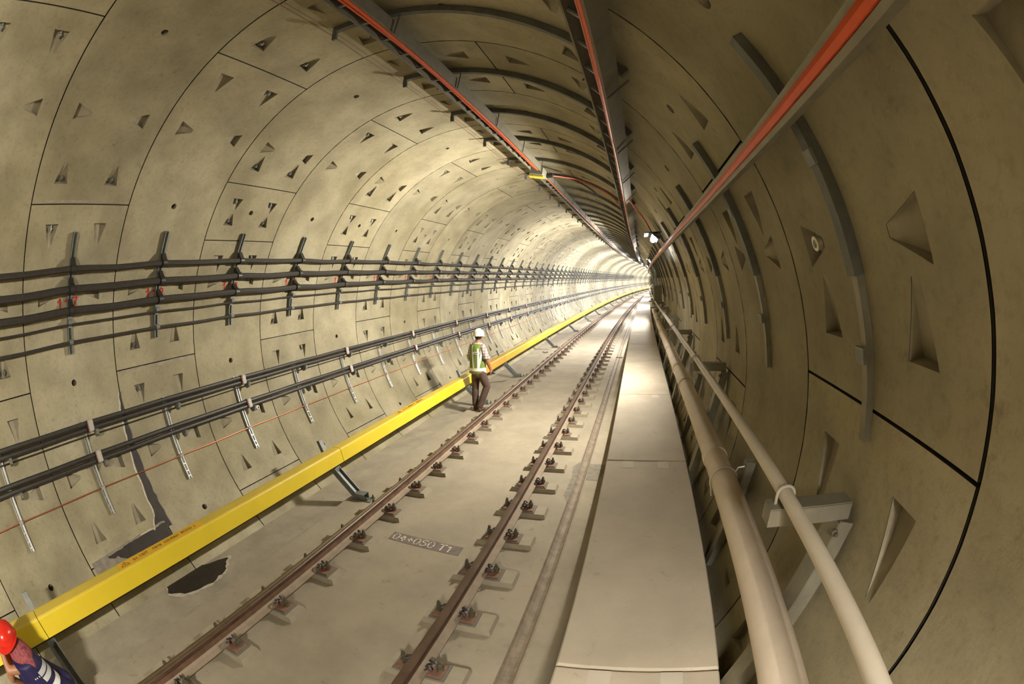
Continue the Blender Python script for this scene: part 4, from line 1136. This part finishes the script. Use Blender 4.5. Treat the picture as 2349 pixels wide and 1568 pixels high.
def onvest(a, z, lift=.006):
    for A_, B_ in zip(vs2[:-1], vs2[1:]):
        if B_[2] <= z <= A_[2]:
            u = (A_[2] - z) / (A_[2] - B_[2]); x, y, _, rx, ry = [A_[i] + (B_[i] - A_[i]) * u for i in range(5)]
            return Vector((x + (rx + lift) * math.cos(R(a)), y + (ry + lift) * math.sin(R(a)), z))
def patch(a0, a1, z0, z1, m_, name, n=4, lift=.006):
    mb = MB()
    for i in range(n):
        q = [onvest(a0 + (a1 - a0) * ii / n, z, lift) for ii, z in ((i, z0), (i + 1, z0), (i + 1, z1), (i, z1))]; mb.add(q, [(0, 1, 2, 3)], 0, True)
    return mb.build(name, m_, c)
rr = random.Random(9)
for row, (z0, z1) in enumerate(((.545, .500), (.488, .443))):
    a = 20
    while a < 92: wd = rr.choice((3.2, 2.2)); patch(a, a + wd, z0, z1, 'refl', 'vest_letter', 1, .008); a += wd + 1.6
for a in (-6, 2, 12): patch(a, a + 3, .52, .505, 'refl', 'vest_letter', 1, .008)
patch(-10, 130, .40, .345, 'refl', 'reflective_belt', 14, .008)
patch(-10, 130, .285, .24, 'refl', 'reflective_belt', 14, .008)
for an, d in ((aR_, Vector((-.14, -.08, 0))), (aL_, Vector((-.14, -.06, 0)))):
    s_ = MB(); g = Vector((an.x, an.y, -.112)); s_.tube([g - d * .4, g, g + d * .7, g + d], [.03, .042, .042, .026], 12); remeshed(s_, 'shoe', 'shoe', c, .012, 2)

c.scale = (.86, .86, .86)
# ------------------------------------------------------------------ camera, world, view
cam = bpy.data.cameras.new('camera'); co = bpy.data.objects.new('camera', cam); C.objects.link(co)
yaw, pit, rol = R(-15.99511), R(-7.41841), R(-2.04125)
F = Vector((math.sin(yaw) * math.cos(pit), math.cos(yaw) * math.cos(pit), math.sin(pit)))
Rt = Vector((math.cos(yaw), -math.sin(yaw), 0)); U = Rt.cross(F)
Rt, U = Rt * math.cos(rol) + U * math.sin(rol), U * math.cos(rol) - Rt * math.sin(rol)
mw = Matrix(((Rt.x, U.x, -F.x, 2.04315), (Rt.y, U.y, -F.y, 0), (Rt.z, U.z, -F.z, .67874), (0, 0, 0, 1)))
co.matrix_world = mw
cam.type = 'PANO'
for holder in (cam, getattr(cam, 'cycles', None)):
    if holder is None: continue
    try:
        holder.panorama_type = 'FISHEYE_EQUISOLID'; holder.fisheye_lens = 1017.07 * 36 / 2349; holder.fisheye_fov = R(200)
    except Exception as e: pass
cam.sensor_width = 36; cam.sensor_height = 36 * 1568 / 2349; cam.sensor_fit = 'HORIZONTAL'
cam.clip_start = .02; cam.clip_end = 400
bpy.context.scene.camera = co
w_ = bpy.data.worlds.new('world'); w_.use_nodes = True; w_.node_tree.nodes['Background'].inputs[0].default_value = (.9, .85, .7, 1); w_.node_tree.nodes['Background'].inputs[1].default_value = .05
sc_ = bpy.context.scene; sc_.world = w_
sc_.view_settings.view_transform = 'Standard'; sc_.view_settings.look = 'None'; sc_.view_settings.gamma = 1; sc_.view_settings.use_curve_mapping = False
sc_.view_settings.exposure = 0.0
cy = sc_.cycles
cy.use_denoising = True; cy.use_adaptive_sampling = True; cy.adaptive_threshold = .15; cy.adaptive_min_samples = 16; cy.max_bounces = 5; cy.diffuse_bounces = 3; cy.glossy_bounces = 3; cy.caustics_reflective = False; cy.caustics_refractive = False; cy.sample_clamp_indirect = 6
